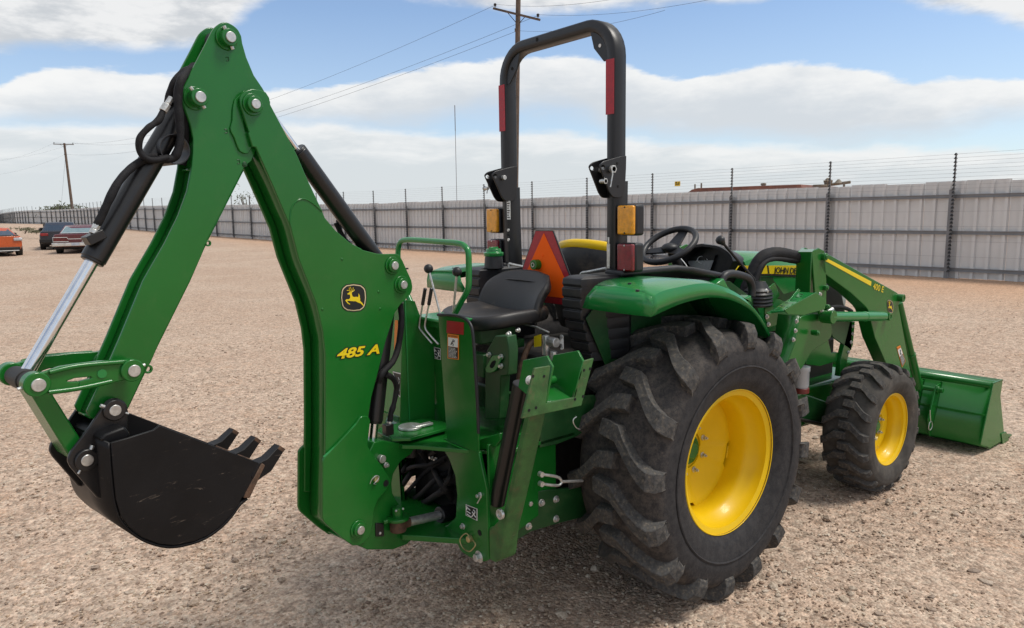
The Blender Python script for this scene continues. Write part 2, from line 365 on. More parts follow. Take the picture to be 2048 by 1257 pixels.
nx, ny = XX.shape; vid = np.arange(nx*ny).reshape(nx, ny)
me = bpy.data.meshes.new('ground')
fs = np.stack([vid[:-1, :-1], vid[1:, :-1], vid[1:, 1:], vid[:-1, 1:]], -1).reshape(-1, 4)
me.from_pydata(np.stack([XX, YY, ZZ], -1).reshape(-1, 3).tolist(), [], fs.tolist()); me.shade_smooth()
gm = bpy.data.materials.new('gravel yard'); gm.use_nodes = True; t = gm.node_tree; t.nodes.clear(); k = NG(t)
b = k.n('ShaderNodeBsdfPrincipled'); o = k.n('ShaderNodeOutputMaterial'); t.links.new(b.outputs[0], o.inputs[0])
P = k.n('ShaderNodeTexCoord').outputs['Object']
big = k.noise(P, 0.35, 5, .6, .4); mid = k.noise(P, 2.6, 6, .65, .3); fine = k.noise(P, 55, 4, .7); fin2 = k.noise(P, 19, 5, .7)
c1 = k.mix(k.mr(big, .35, .68), (0.530, 0.372, 0.272, 1), (0.605, 0.455, 0.348, 1))
c1 = k.mix(k.m('MULTIPLY', k.mr(mid, .52, .72), .55), c1, (0.56, 0.345, 0.220, 1))
vor = k.n('ShaderNodeTexVoronoi'); vor.inputs['Scale'].default_value = 62; t.links.new(P, vor.inputs['Vector'])
vo2 = k.n('ShaderNodeTexVoronoi'); vo2.inputs['Scale'].default_value = 24; vo2.inputs['Randomness'].default_value = 1.0; t.links.new(P, vo2.inputs['Vector'])
hs = k.n('ShaderNodeSeparateColor'); t.links.new(vor.outputs['Color'], hs.inputs[0])
hs2 = k.n('ShaderNodeSeparateColor'); t.links.new(vo2.outputs['Color'], hs2.inputs[0])
c1 = k.mix(k.m('MULTIPLY', k.mr(hs.outputs[0], .45, 1.0), .55), c1, (0.62, 0.52, 0.41, 1))
c1 = k.mix(k.m('MULTIPLY', k.mr(hs.outputs[1], .62, .95), .60), c1, (0.23, 0.155, 0.110, 1))
c1 = k.mix(k.m('MULTIPLY', k.mr(hs2.outputs[0], .80, .95), .40), c1, (0.19, 0.135, 0.10, 1))
c1 = k.mix(k.m('MULTIPLY', k.mr(fine, .5, .72), .30), c1, (0.14, 0.098, 0.07, 1))
c1 = k.mix(k.m('MULTIPLY', k.mr(fin2, .54, .66), .50), c1, (0.36, 0.25, 0.182, 1))
c1 = k.mix(k.m('MULTIPLY', k.mr(fin2, .46, .36), .35), c1, (0.66, 0.55, 0.43, 1))
spk = k.noise(P, 7.5, 6, .78)
c1 = k.mix(k.m('MULTIPLY', k.mr(spk, .54, .66), .52), c1, (0.36, 0.25, 0.182, 1))
c1 = k.mix(k.m('MULTIPLY', k.mr(spk, .45, .34), .30), c1, (0.66, 0.55, 0.43, 1))
spf = k.noise(P, 2.4, 8, .82)
c1 = k.mix(k.m('MULTIPLY', k.mr(spf, .54, .66), .42), c1, (0.36, 0.25, 0.182, 1))
c1 = k.mix(k.m('MULTIPLY', k.mr(spf, .46, .36), .30), c1, (0.66, 0.55, 0.43, 1))
# redder bare soil towards the fence
sp = k.n('ShaderNodeSeparateXYZ'); t.links.new(P, sp.inputs[0])
nf = k.m('MULTIPLY_ADD', big, 5.0, sp.outputs[0])
c1 = k.mix(k.m('MULTIPLY', k.mr(nf, 12.0, 18.5), .62), c1, (0.58, 0.335, 0.195, 1))
gr1 = k.noise(P, 13.0, 7, .86); gr2 = k.noise(P, 4.2, 8, .86); gr3 = k.noise(P, 34.0, 5, .8)
mul = k.m('MULTIPLY', k.m('MULTIPLY', k.mr(gr1, .38, .62, .76, 1.20, False), k.mr(gr2, .38, .62, .90, 1.08, False)), k.mr(gr3, .38, .62, .72, 1.24, False))
cmb = k.n('ShaderNodeCombineColor'); 
for i in range(3): t.links.new(mul, cmb.inputs[i])
c1 = k.mix(1.0, c1, cmb.outputs[0], 'MULTIPLY')
k.set(b.inputs['Base Color'], c1); b.inputs['Roughness'].default_value = .92; b.inputs['Specular IOR Level'].default_value = .2
hgt = k.m('ADD', k.m('MULTIPLY', vor.outputs['Distance'], -1.0), k.m('MULTIPLY', fine, .6)); hgt = k.m('ADD', hgt, k.m('MULTIPLY', k.m('MULTIPLY', vo2.outputs['Distance'], hs2.outputs[1]), -1.3))
bn = k.n('ShaderNodeBump'); bn.inputs['Strength'].default_value = .8; bn.inputs['Distance'].default_value = .010; t.links.new(hgt, bn.inputs['Height']); t.links.new(bn.outputs[0], b.inputs['Normal'])
me.materials.append(gm); GROUND = bpy.data.objects.new('ground', me); link(GROUND); tag(GROUND, 'wide yard of crushed beige and reddish gravel', 'ground', kind='structure')
# loose stones lying on it, too many to count
def stone_field(name, n, rmin, rmax, spread, m, label, cat, seed):
    r_ = np.random.default_rng(seed)
    base = []
    for q in range(6):
        bmx = bmesh.new(); bmesh.ops.create_icosphere(bmx, subdivisions=1, radius=1.0)
        vv = np.array([v.co[:] for v in bmx.verts]); ff = np.array([[v.index for v in f.verts] for f in bmx.faces]); bmx.free()
        vv = vv*(1+r_.uniform(-.28, .28, (len(vv), 1)))*np.array([r_.uniform(.8, 1.35), r_.uniform(.7, 1.1), r_.uniform(.45, .75)]); base.append((vv, ff))
    # denser near the camera, thinner further away
    d = spread[0]*(spread[1]/spread[0])**r_.uniform(0, 1, n); a = YAW+r_.uniform(-.72, .72, n)
    px_ = CAM[0]+d*np.cos(a); py_ = CAM[1]+d*np.sin(a)
    vs_, fs_, off = [], [], 0
    for i in range(n):
        bv, bf = base[i % 6]; s = rmin*(rmax/rmin)**(r_.uniform()**2.6)
        an = r_.uniform(0, 6.28); ca, sa = math.cos(an), math.sin(an)
        q = bv*s; q = np.stack([q[:, 0]*ca-q[:, 1]*sa, q[:, 0]*sa+q[:, 1]*ca, q[:, 2]], -1)
        zz = h_(py_[i])+s*.12-.004
        vs_.append(q+np.array([px_[i], py_[i], zz])); fs_.append(bf+off); off += len(bv)
    me = bpy.data.meshes.new(name); me.from_pydata(np.concatenate(vs_).tolist(), [], np.concatenate(fs_).tolist())
    me.materials.append(m); o = bpy.data.objects.new(name, me); link(o); return tag(o, label, cat, kind='stuff')
def stone_mat(name, cols):
    m = bpy.data.materials.new(name); m.use_nodes = True; t = m.node_tree; k = NG(t); b = t.nodes['Principled BSDF']
    geo = k.n('ShaderNodeNewGeometry'); rp = k.n('ShaderNodeValToRGB'); rp.color_ramp.interpolation = 'CONSTANT'
    for i, c_ in enumerate(cols):
        e = rp.color_ramp.elements[i] if i < 2 else rp.color_ramp.elements.new(i/len(cols))
        e.position = i/len(cols); e.color = c_+(1,)
    t.links.new(geo.outputs['Random Per Island'], rp.inputs[0])
    P = k.n('ShaderNodeTexCoord').outputs['Object']
    c_ = k.mix(k.mr(k.noise(P, 90, 4, .7), .35, .7), rp.outputs[0], k.mix(1.0, rp.outputs[0], (.6, .55, .5, 1), 'MULTIPLY'))
    k.set(b.inputs['Base Color'], c_); b.inputs['Roughness'].default_value = .9; b.inputs['Specular IOR Level'].default_value = .25; return m
STONE = stone_mat('mixed gravel', [(.54,.43,.325), (.46,.335,.24), (.62,.52,.41), (.38,.27,.20), (.50,.385,.285), (.66,.57,.46), (.42,.315,.24), (.26,.185,.14)])
STONE2 = stone_mat('larger stones', [(.54,.45,.355), (.46,.36,.28), (.62,.53,.43), (.40,.315,.25), (.50,.41,.33), (.32,.25,.20)])
stone_field('gravel', 52000, .0038, .0115, (1.6, 16.0), STONE, 'fine loose gravel scattered over the yard', 'gravel', 3)
stone_field('gravel_stones', 1500, .009, .030, (1.7, 26.0), STONE2, 'larger loose stones lying on the gravel', 'stones', 5)

# ================================================================== tractor with loader and backhoe
TR = empty('tractor', (0, 0, 0), 'green compact tractor with front loader and swung rear backhoe, yellow wheels', 'tractor')
TH = R_(10.6); BAX = V((math.cos(TH), math.sin(TH), 0)); BAY = V((-math.sin(TH), math.cos(TH), 0)); BO = V((-1.2, 0, 0))
def BH(px, py, v): return onplane(px, py, BO+BAY*v, BAY)
def AX(px, py, vf, v=0.0): return BH(px, py, vf)+BAY*(v-vf)
def bplate(mb, out, v, th, n=5):
    mb.prism([BH(x, y, v) for x, y in rnd(out, n)], BAY*th); return mb
def bmirror(mb, out, v, th, n=5):
    """the twin of a near-side plate on the far side"""
    mb.prism([BH(x, y, v)+BAY*(-2*v-th) for x, y in rnd(out, n)], BAY*th); return mb
def bolt(px, py, v, r=.008, h=.008, par=None, pl=BH, n=None, m=ZINC, name='bolt'):
    p = pl(px, py, v) if n is None else pl; d = {BH: -BAY, PX: V((-1, 0, 0)), PY: V((0, -1, 0)), PZ: V((0, 0, 1))}[pl]
    mb = MB(); mb.cyl(p, p+d*h, r, 6); mb.cyl(p-d*.004, p+d*.002, r*1.5, 14)
    return mb.build(name, m, par, bevel=.0012)
def pin(px, py, vf, vp, rp, rb, par, m=GREEN, through=True, flat=ZINC):
    c0 = AX(px, py, vf)
    mb = MB(); mb.cyl(c0+BAY*vp, c0+BAY*(vf+.006), rb, 26); mb.ring(c0+BAY*vp, c0+BAY*(vp-.006), rb*1.35, rb*.8, 26)
    mb.build('pin_boss', m, par, bevel=.002)
    if through: MB().cyl(c0-BAY*vp, c0-BAY*(vf+.006), rb, 26).build('pin_boss', m, par, bevel=.002)
    q = MB(); q.cyl(c0+BAY*vf, c0-BAY*vf, rp, 22); q.build('pin', flat, par, bevel=.0015)
    return c0
def small(par, c0, ang, rr, v, h=.012, r=.006, m=ZINC):
    """a retaining bolt head on the rim of a boss"""
    d = BAX*math.cos(ang)+V((0, 0, 1))*math.sin(ang); p = c0+d*rr+BAY*v
    mb = MB(); mb.cyl(p-d*.004, p+d*h, r, 6); mb.build('bolt', m, par, bevel=.001)

# ---- dipper arm
DL = [(428,55),(410,91),(390,129),(365,177),(361,192),(371,221),(381,249),(386.5,277),(386,305),(384,332),(375,381),(357,431),(330,486),(287,561),(238,680),(219,723),(197,773),(174,822),(178,832)]
DRr = [(205,850),(240,850),(256,816),(287,751),(303,722),(320,682),(381,560),(403,512),(414,481),(490,332),(503,322),(540,235),(541,203),(525,175),(508,150),(493,114),(485,86),(483,72),(475,55,14),(449,40,18)]
DIP = [DL[0]+(10,)]+DL[1:]+DRr
DIPPER = bplate(MB(), DIP, -.052, .011, 6).build('dipper_arm', GREEN, TR, bevel=.0025, smooth=25)
bmirror(MB(), DIP, -.052, .011, 6).build('side_plate', GREEN, DIPPER, bevel=.0025, smooth=25)
web = MB()
L3 = [BH(x, y, -.041) for x, y in crv([(p[0]+10, p[1]+3) for p in DL[7:]], 3)]
web.grid([[p, p+BAY*.082] for p in L3])
R3 = [BH(x-4, y, -.041) for x, y in ((488,339),(414,484),(381,560),(320,682),(256,816))]
web.grid([[p, p+BAY*.082] for p in R3])
B3 = [BH(178,832,-.041), BH(250,826,-.041)]; web.grid([[p, p+BAY*.082] for p in B3])
T3 = [BH(386,340,-.041), BH(486,340,-.041)]; web.grid([[p, p+BAY*.082] for p in T3])
web.build('web_plate', GREEN, DIPPER, solid=.006, smooth=50)
for x, y, rr in ((297,738,.0135), (417,486,.010)):
    c0 = BH(x, y, -.052); q = MB(); q.ring(c0, c0+BAY*.010, rr, rr*.55, 20); q.build('lifting_eye', GREEN, DIPPER, bevel=.001)
c_top = pin(463, 73, -.086, -.052, .0165, .0265, DIPPER); small(DIPPER, c_top, 1.9, .024, -.066); small(DIPPER, c_top, -1.2, .024, -.066)
c_bc = pin(402.6, 193, -.096, -.052, .0165, .0265, DIPPER); small(DIPPER, c_bc, 2.2, .024, -.074); small(DIPPER, c_bc, -1.0, .024, -.074)
q = MB(); bplate(q, [(489,180),(479,190),(470,198),(466,215),(465,240),(461,255),(462,262),(469,275),(475,292),(480,302),(490,307),(497,306),(503,296),(498,264),(490,262),(484,225),(489,200)], -.0585, .0065, 4); q.build('boom_latch', GREEN, DIPPER, bevel=.002)
for x, y in ((455,118),(452,262),(477,323)):
    q = MB(); q.tube([BH(x-3, y-4, -.053), BH(x+2, y-4, -.053), BH(x+3, y+3, -.053), BH(x-2, y+3, -.053)], .0012, 6); q.build('weld_mark', DGREEN, DIPPER)
bolt(489.5, 328, -.053, .006, .004, DIPPER, m=DGREEN, name='grease_plug')

# ---- boom
BL = [(480,196),(481,209),(490,238),(499,264),(497,266),(505,293),(512,294),(545,369),(566,418),(582,456),(597.5,516),(615,561),(633,607),(646,662),(651,708),(651.5,860),(650.5,912)]
BR = [(736,840),(743,794),(757,741),(771,684),(790,625),(800,610),(814,596),(824,584,10),(825,572),(823,560),(806,522),(800,511,8),(793,507),(772,507.5),(755,507),(727,500),(699,484),(671,460),(650,435),(644,420),(615,358),(594,309),(541,209)]
BTOP = [(539,195),(532,184),(520,179),(505,177),(492,181),(484,187)]
BOOM = BL+[(650,1000),(735,1000)]+BR+BTOP
BOOMO = bplate(MB(), BOOM, -.072, .012).build('boom', GREEN, TR, bevel=.0025, smooth=25)
bmirror(MB(), BOOM, -.072, .012).build('side_plate', GREEN, BOOMO, bevel=.0025, smooth=25)
web = MB()
pts = crv([(p[0]+8, p[1]) for p in [(512,300)]+BL[7:]]+[(657,1030),(670,1055),(694,1074)], 3)
web.grid([[p, p+BAY*.12] for p in [BH(x, y, -.06) for x, y in pts]])
pts = crv([(p[0]-3, p[1]+1) for p in BR[14:21]], 3)
web.build('web_plate', GREEN, BOOMO, solid=.006, smooth=50)
web = MB(); web.grid([[p, p+BAY*.12] for p in [BH(x, y, -.06) for x, y in crv([(590,318),(612,360),(640,420),(648,438),(669,463),(697,487),(722,500)], 3)]])
web.build('top_plate', GREEN, BOOMO, solid=.006, smooth=50)
# welded doubler on the flank and around the foot
q = MB(); bplate(q, [(582,456),(579,440),(582,420),(588,406),(598,398),(610,397),(622,403),(644,421),(650,436),(671,461),(700,486),(640,520)], -.0745, .004, 4)
q = MB(); q.tube([BH(x, y, -.0725) for x, y in crv([(583,455),(580,442),(582,420),(588,407),(598,399),(610,398),(624,405),(644,422)], 5)], .0028, 6); q.build('weld_bead', GREEN, BOOMO)
FOOT = [(646,918,6),(711,849),(722,832,6),(737,831,5),(741,842),(737,876),(735,891,6),(744,905),(773,944,6),(785,962,8),(772,981),(757,998),(749,1018),(746,1049),(739,1074),(723,1090,8),(706,1091),(686,1077),(649,1045,5),(645,1035)]
bplate(MB(), FOOT, -.084, .012).build('foot_plate', GREEN, BOOMO, bevel=.003, smooth=25); bmirror(MB(), FOOT, -.084, .012).build('foot_plate', GREEN, BOOMO, bevel=.003, smooth=25)
q = MB(); q.tube([BH(x, y, -.079) for x, y in crv([(647,914),(675,888),(700,861),(714,845),(722,833)], 5)], .0045, 7); q.build('weld_bead', GREENP, BOOMO)
c_bd = pin(513.3, 207, -.098, -.072, .0155, .0265, BOOMO)
c_dc = pin(791.5, 531, -.094, -.072, .0165, .0265, BOOMO)
c_bo = pin(809.3, 569.3, -.094, -.072, .0165, .0265, BOOMO)
c_ft = pin(723.2, 1060.6, -.106, -.084, .0165, .0275, BOOMO)
for x, y in ((757,583),(760,617),(684,518),(645,618)) : bolt(x, y, -.072, .0035, .003, BOOMO, m=GREEN, name='rivet')
# stay pin with hair-pin clip
p = BH(754.5, 959, -.098); q = MB(); q.cyl(p, p+BAY*.03, .0115, 16); CP = q.build('stay_pin', BRASS, BOOMO, bevel=.0015)
q = MB(); q.tube(crv([BH(740,967,-.09), BH(744,958,-.096), BH(752,951,-.1), BH(758,953,-.1), BH(755,960,-.1), BH(748,967,-.096), BH(752,968,-.092)], 4), .0018, 6); q.build('hair_pin', ZINC, CP)
bolt(772, 966, -.0845, .009, .0006, BOOMO, m=VOID, name='pin_hole')
# emblem
def badge(par, P3, m_in, m_line, m_deer, zoom=None, name='emblem'):
    """P3(u, v, lift): badge coordinates u right, v down, about -100..100"""
    shape = rnd([(-98,-72,30),(-60,-100),(0,-108),(60,-100),(98,-72,30),(104,0),(94,75,34),(55,100),(0,106),(-55,100),(-94,75,34),(-104,0)], 5)
    def poly(pts, lift, mm, nm, k=1.0):
        me = MB(); n = [P3(x*k, y*k, lift) for x, y in pts]; me.add(n, [tuple(range(len(n)))]); return me.build(nm, mm, par, smooth=0)
    poly(shape, .0012, LBLACK, name, 1.07); poly(shape, .0020, m_line, name+'_line', 1.0); poly(shape, .0028, m_in, name+'_field', .93)
    deer = [(-40,-42),(-52,-34),(-54,-29),(-44,-26),(-33,-26),(-29,-14),(-30,0),(-38,12),(-60,12),(-71,22),(-52,44),(-32,56),(-30,51),(-46,38),(-56,26),(-45,24),(-25,26),(-5,28),(18,28),(36,38),(60,46),(84,68),(88,64),(72,40),(54,24),(56,8),(52,-2),(53,-14),(44,-32),(40,-34),(42,-18),(38,-6),(22,-8),(5,-6),(-8,-10),(-14,-24),(-16,-38),(-12,-46),(-22,-50),(-32,-48)]
    poly(deer, .0036, m_deer, name+'_figure')
    for a, b_, c_ in (((-26,-48),(-44,-60),(-58,-58)), ((-26,-48),(-34,-66),(-40,-82)), ((-18,-48),(-20,-68),(-30,-88)), ((-16,-48),(-6,-64),(-4,-84)), ((-14,-48),(2,-56),(8,-66))):
        me = MB(); me.tube([P3(a[0], a[1], .0036), P3(b_[0], b_[1], .0036), P3(c_[0], c_[1], .0036)], .0012*(1 if zoom is None else zoom), 5); me.build(name+'_antler', m_deer, par)
def p3_boom(u, v, l): return BH(707.3+u*.236, 595+v*.248, -.072-l)
badge(BOOMO, p3_boom, LBLACK, CREAM, DECALY)
up = V((0, 0, 1)); a0, a1 = BH(673, 717, -.072), BH(758, 705.5, -.072)
o1, rx = lettering('model_lettering', '485 A', a0, a1, up, DECALY, BOOMO, h=.036, shear=.28, offset=.034, lift=.0032)
lettering('lettering_outline', '485 A', a0, a1, up, LBLACK, BOOMO, h=.036, shear=.28, offset=.085, lift=.0018, ref=rx)  # black printed outline behind the yellow digits

# ---- hydraulic cylinders of the backhoe
def hyd(name, A, B, ra, rb, frac, par=TR, m=BLACKP, eye=.03, gland=True, eyew=.05):
    """barrel from A, chrome rod to B; frac = barrel share of the length"""
    A = V(A); B = V(B); d = (B-A).normalized(); L = (B-A).length; E_ = A+d*L*frac
    mb = MB(); mb.cyl(A+d*.02, E_, ra, 28); mb.cyl(A-BAY*eyew/2, A+BAY*eyew/2, eye, 22)
    if gland: mb.cyl(E_-d*.012, E_+d*.008, ra*.93, 28)
    o = mb.build(name, m, par, bevel=.003)
    q = MB(); q.cyl(E_, B, rb, 22); q.build('piston_rod', CHROME, o)
    q = MB(); q.cyl(B-BAY*eyew/2, B+BAY*eyew/2, eye, 22); q.build('rod_eye', IRON if m is BLACKP else m, o, bevel=.002)
    return o, E_, d
mid = lambda c0: c0
DC, e1, d1 = hyd('dipper_cylinder', c_dc, c_top, .0335, .0128, .565, eyew=.06)
q = MB(); q.cyl(e1, e1+d1*.004, .0335, 26); q.box(e1+d1*.002+UP*.0, (.02, .02, .02)); q.build('gland', BLACKP, DC, bevel=.002)
lk0 = AX(78, 770.2, -.126)
BC, e2, d2 = hyd('bucket_cylinder', c_bc, lk0, .0345, .0185, .605, eyew=.075, eye=.03)
c_bl = BH(765.3, 918, -.075)+BAY*.075
BM, e3, d3 = hyd('boom_cylinder', c_bo, c_bl, .034, .018, .80, eyew=.06)
# lower boom-cylinder pin
q = MB(); q.cyl(c_bl-BAY*.078, c_bl+BAY*.078, .0165, 20); q.build('pin', ZINC, BM, bevel=.002); bolt(772.5, 929.5, -.07, .008, .012, BM)
# port block and fittings on the bucket cylinder
blk = BH(188, 474, -.03); q = MB(); q.box(blk, (.05, .045, .026), Matrix.Rotation(TH, 3, 'Z') @ Matrix.Rotation(R_(-25), 3, 'Y')); PB = q.build('port_block', BLACKP, BC, bevel=.002)
f0, f1 = BH(186, 467, -.035), BH(194, 449, -.035); q = MB(); q.cyl(f0, f0.lerp(f1, .45), .0125, 8); q.cyl(f0.lerp(f1, .5), f1, .011, 8); q.build('hose_fitting', ZINC, PB, bevel=.001)
f0, f1 = BH(326, 222, -.045), BH(343, 195, -.045); q = MB(); q.cyl(f0, f0.lerp(f1, .5), .0125, 8); q.cyl(f0.lerp(f1, .55), f1, .0095, 8); q.build('hose_fitting', ZINC, BC, bevel=.001)
def hose(name, pts, r, par, m=HOSE, wob=0.0):
    P_ = crv(pts, 7); rr = [r*(1+wob*mnoise.noise(p*40)) for p in P_]
    return MB().tube(P_, rr, 10).build(name, m, par, smooth=60)
hose('hydraulic_hose', [BH(194,449,-.035),BH(203,432,-.04),BH(220,395,-.045),BH(238,362,-.04),BH(262,336,-.03),BH(290,318,-.03),BH(316,312,-.045)], .0115, BC, wob=.15)
hose('hydraulic_hose', [BH(390,136,-.02),BH(372,142,-.03),BH(352,160,-.035),BH(341,185,-.02),BH(336,215,.0),BH(342,240,.01)], .012, DIPPER, wob=.2)
hose('hydraulic_hose', [BH(388,132,.02),BH(364,156,-.06),BH(356,190,-.062),BH(358,230,-.062),BH(361,270,-.062),BH(356,300,-.058),BH(345,316,-.05),BH(318,318,-.05)], .0125, DIPPER, wob=.2)
hose('hydraulic_hose', [BH(326,222,-.045),BH(317,240,-.05),BH(296,256,-.055),BH(280,276,-.05),BH(279,300,-.045),BH(292,316,-.05),BH(312,320,-.055),BH(336,314,-.055)], .0095, DIPPER, wob=.2)
hose('hydraulic_hose', [BH(384,150,.03),BH(368,180,-.01),BH(368,230,-.03),BH(372,290,-.01),BH(366,330,.0)], .011, DIPPER, wob=.15)
q = MB(); q.ring(BH(337,300,-.01)-BAY*.045, BH(337,300,-.01)+BAY*.045, .046, .043, 20); q.build('cable_tie', PLASTIC, BC)
for pts, r in (([BH(800,606,-.03),BH(803,640,-.035),BH(797,690,-.03),BH(786,722,-.045),BH(765,745,-.06),BH(757,765,-.05)], .0125), ([BH(772,748,-.05),BH(786,757,-.03),BH(793,775,-.02),BH(788,806,-.02),BH(782,826,-.02),BH(780,842,-.02)], .0115)):
    hose('hydraulic_hose', pts, r, BM, wob=.18)
f0 = BH(801,606,-.03); q = MB(); q.cyl(f0, f0+V((0,0,.016)), .0125, 8); q.build('hose_fitting', ZINC, BM, bevel=.001)
f0 = BH(779,842,-.02); q = MB(); q.cyl(f0, f0-V((0,0,.018)), .011, 8); q.build('hose_fitting', ZINC, BM, bevel=.001)
q = MB(); q.box(BH(776,858,-.02), (.036,.034,.045)); q.build('port_block', BLACKP, BM, bevel=.002)
hose('hydraulic_hose', [BH(672,445,.05),BH(684,470,.04),BH(690,480,.03),BH(700,490,.02)], .010, BOOMO)
hose('hydraulic_hose', [BH(676,440,.06),BH(680,462,.07),BH(672,480,.06)], .009, BOOMO)

# ---- bucket linkage
LK = [(74,748,18),(98,741),(120,733),(156,727.5),(200,722),(245,719.5),(266,719,14),(284,738,14),(278,756,12),(262,757),(222,766),(190,774),(156,779.5),(120,784),(96,787),(75,791,16),(53,770,16)]
LKH = [(134,762),(150,756),(181,753),(184,756),(160,762.5),(140,764)]
for nm, flip in (('bucket_link', False), ('bucket_link', True)):
    mb = MB()
    def lp(x, y, v): 
        p = BH(x, y, -.112); return p if not flip else p+BAY*(.224-0.018)
    mb.prism([lp(x, y, 0) for x, y in keyhole(rnd(LK, 5), LKH)], BAY*.018)
    o = mb.build(nm, GREEN, TR, bevel=.004)
    for path in ([(98,744),(156,731),(245,723)], [(96,784),(156,776),(222,762)]):
        q = MB(); q.tube([lp(x, y, 0)+(-BAY*.003 if not flip else BAY*.021) for x, y in crv(path, 4)], .007, 8); q.build('link_rib', GREEN, o, smooth=60)
    if not flip:
        LINK = o
for x, y in ((75.5,769.5),(267,741)):
    c0 = AX(x, y, -.124); [MB().cyl(c0+BAY*.122*s_, c0+BAY*.085*s_, .0325, 26).build('link_boss', GREEN, LINK, bevel=.003) for s_ in (-1, 1)]
    q = MB(); q.cyl(AX(x+2.5, y+.5, -.126)-BAY*.127, AX(x+2.5, y+.5, -.126)+BAY*.127, .0175, 22); q.build('pin', ZINC, LINK, bevel=.0015)
    small(LINK, c0, .2, .030, -.105, r=.0055); small(LINK, c0, 3.3, .030, -.105, r=.0055)
bolt(204, 747, -.1125, .0085, .001, LINK, m=GREENP, name='plug')
q = MB(); q.cyl(lk0-BAY*.078, lk0+BAY*.072, .027, 24); q.ring(lk0-BAY*.08, lk0-BAY*.070, .031, .02, 24); q.build('link_bushing', IRON, LINK, bevel=.003)
mb = MB(); bplate(mb, [(58,782),(104,780,6),(108,792),(158,872),(188,925,8),(176,938,8),(140,916)], -.055, .110); LK2 = mb.build('bucket_push_link', GREEN, TR, bevel=.005)

# ---- digging bucket
SIDE = [(222,885),(255,876),(307,860),(319,850.5),(528,929.5),(494,995),(484.5,994),(478,1008),(462,1030),(441,1052),(415,1070.5),(388,1082),(349,1090),(318,1087),(284,1074),(257.5,1053),(242,1032),(232,998),(226,938)]
BW = .172
BK = bplate(MB(), SIDE, -BW, .010).build('digging_bucket', BUCKETB, TR, bevel=.002, smooth=30); bmirror(MB(), SIDE, -BW, .010).build('bucket_side', BUCKETB, BK, bevel=.002, smooth=30)
sh = [BH(x, y, -BW+.004) for x, y in crv([(494,995),(478,1009),(462,1031),(441,1053),(415,1071.5),(388,1083),(349,1091),(318,1088),(284,1075),(257,1054),(241,1033),(231,998),(224,938),(221,885)], 4)]
mb = MB(); mb.grid([[p, p+BAY*(2*BW-.008)] for p in sh]); mb.build('bucket_shell', BUCKETB, BK, solid=-.008, smooth=40)
mb = MB(); bplate(mb, [(524,926),(531,930),(500,996),(488,996),(492,985)], -BW-.004, 2*BW+.008); mb.build('cutting_edge', RUST, BK, bevel=.003)
q = MB(); bplate(q, [(198,880,10),(210,868),(250,853,6),(262,868),(255,880),(222,890)], -.135, .27); q.build('torque_tube', BUCKETB, BK, bevel=.006)
EAR = [(213,803),(222,797,6),(238,796,8),(254,806,10),(257,825),(255,860),(230,880),(222,900),(224,960),(210,997,6),(196,997,6),(142,935),(134,920,10),(142,902),(178,855)]
bplate(MB(), EAR, -.080, .012).build('bucket_ear', BLACKP, BK, bevel=.003); bmirror(MB(), EAR, -.080, .012).build('bucket_ear', BLACKP, BK, bevel=.003)
for x, y, in ((231.6,820.7),(175.5,920.6)):
    c0 = AX(x, y, -.092); [MB().cyl(c0+BAY*.090*s_, c0+BAY*.078*s_, .031, 26).build('ear_boss', BLACKP, BK, bevel=.003) for s_ in (-1, 1)]
    q = MB(); q.cyl(c0-BAY*.092, c0+BAY*.092, .0165, 22); q.build('pin', ZINC, BK, bevel=.0015)
    small(BK, c0, 2.6 if y < 850 else 1.1, .030, -.083, r=.006); small(BK, c0, -.5 if y < 850 else -2.2, .030, -.083, r=.004)
for vt in (-.150, 0.0, .150):
    mb = MB()
    P0 = [BH(x, y, -.157) for x, y in ((556,889.5),(567,897),(538,940),(505,962),(497,950),(512,924),(531,915))]
    off = BAY*(vt+.157); w = [.017,.017,.022,.024,.024,.024,.021]
    mb.grid([[p+off-BAY*w[i] for i, p in enumerate(P0)], [p+off+BAY*w[i] for i, p in enumerate(P0)]], close=True); n = len(P0)
    mb.f += [tuple(range(n)), tuple(range(2*n-1, n-1, -1))]
    tt = mb.build('bucket_tooth', BUCKETB, BK, bevel=.002)
    q = MB(); Q0 = [BH(x, y, -.157)+off for x, y in ((556.5,889),(567.5,896.5),(563,903),(552,896))]; q.prism([p-BAY*.0180 for p in Q0], BAY*.0360); q.build('worn_tip', RUST, tt, bevel=.001)

# ---- swing casting
CAST = [(690,1080),(735,1099),(786,1099),(813,1089),(829,1075),(829,1064),(803,1058),(800,1010),(792,999),(785,985),(783.5,965),(787,947),(802,922),(824,907,8),(829,896,6),(822,885),(786,884),(766,881),(748,884),(740,900),(720,960),(720,1030)]
mb = MB(); bplate(mb, CAST, -.058, .116); SWC = mb.build('swing_casting', GREEN, TR, bevel=.004, smooth=30)
q = MB(); bplate(q, [(752,1046),(768,1046,5),(769,1073,5),(752,1073)], -.064, .01); q.build('lug_block', BLACKP, SWC, bevel=.003); bolt(760.5, 1066, -.066, .004, .004, SWC)
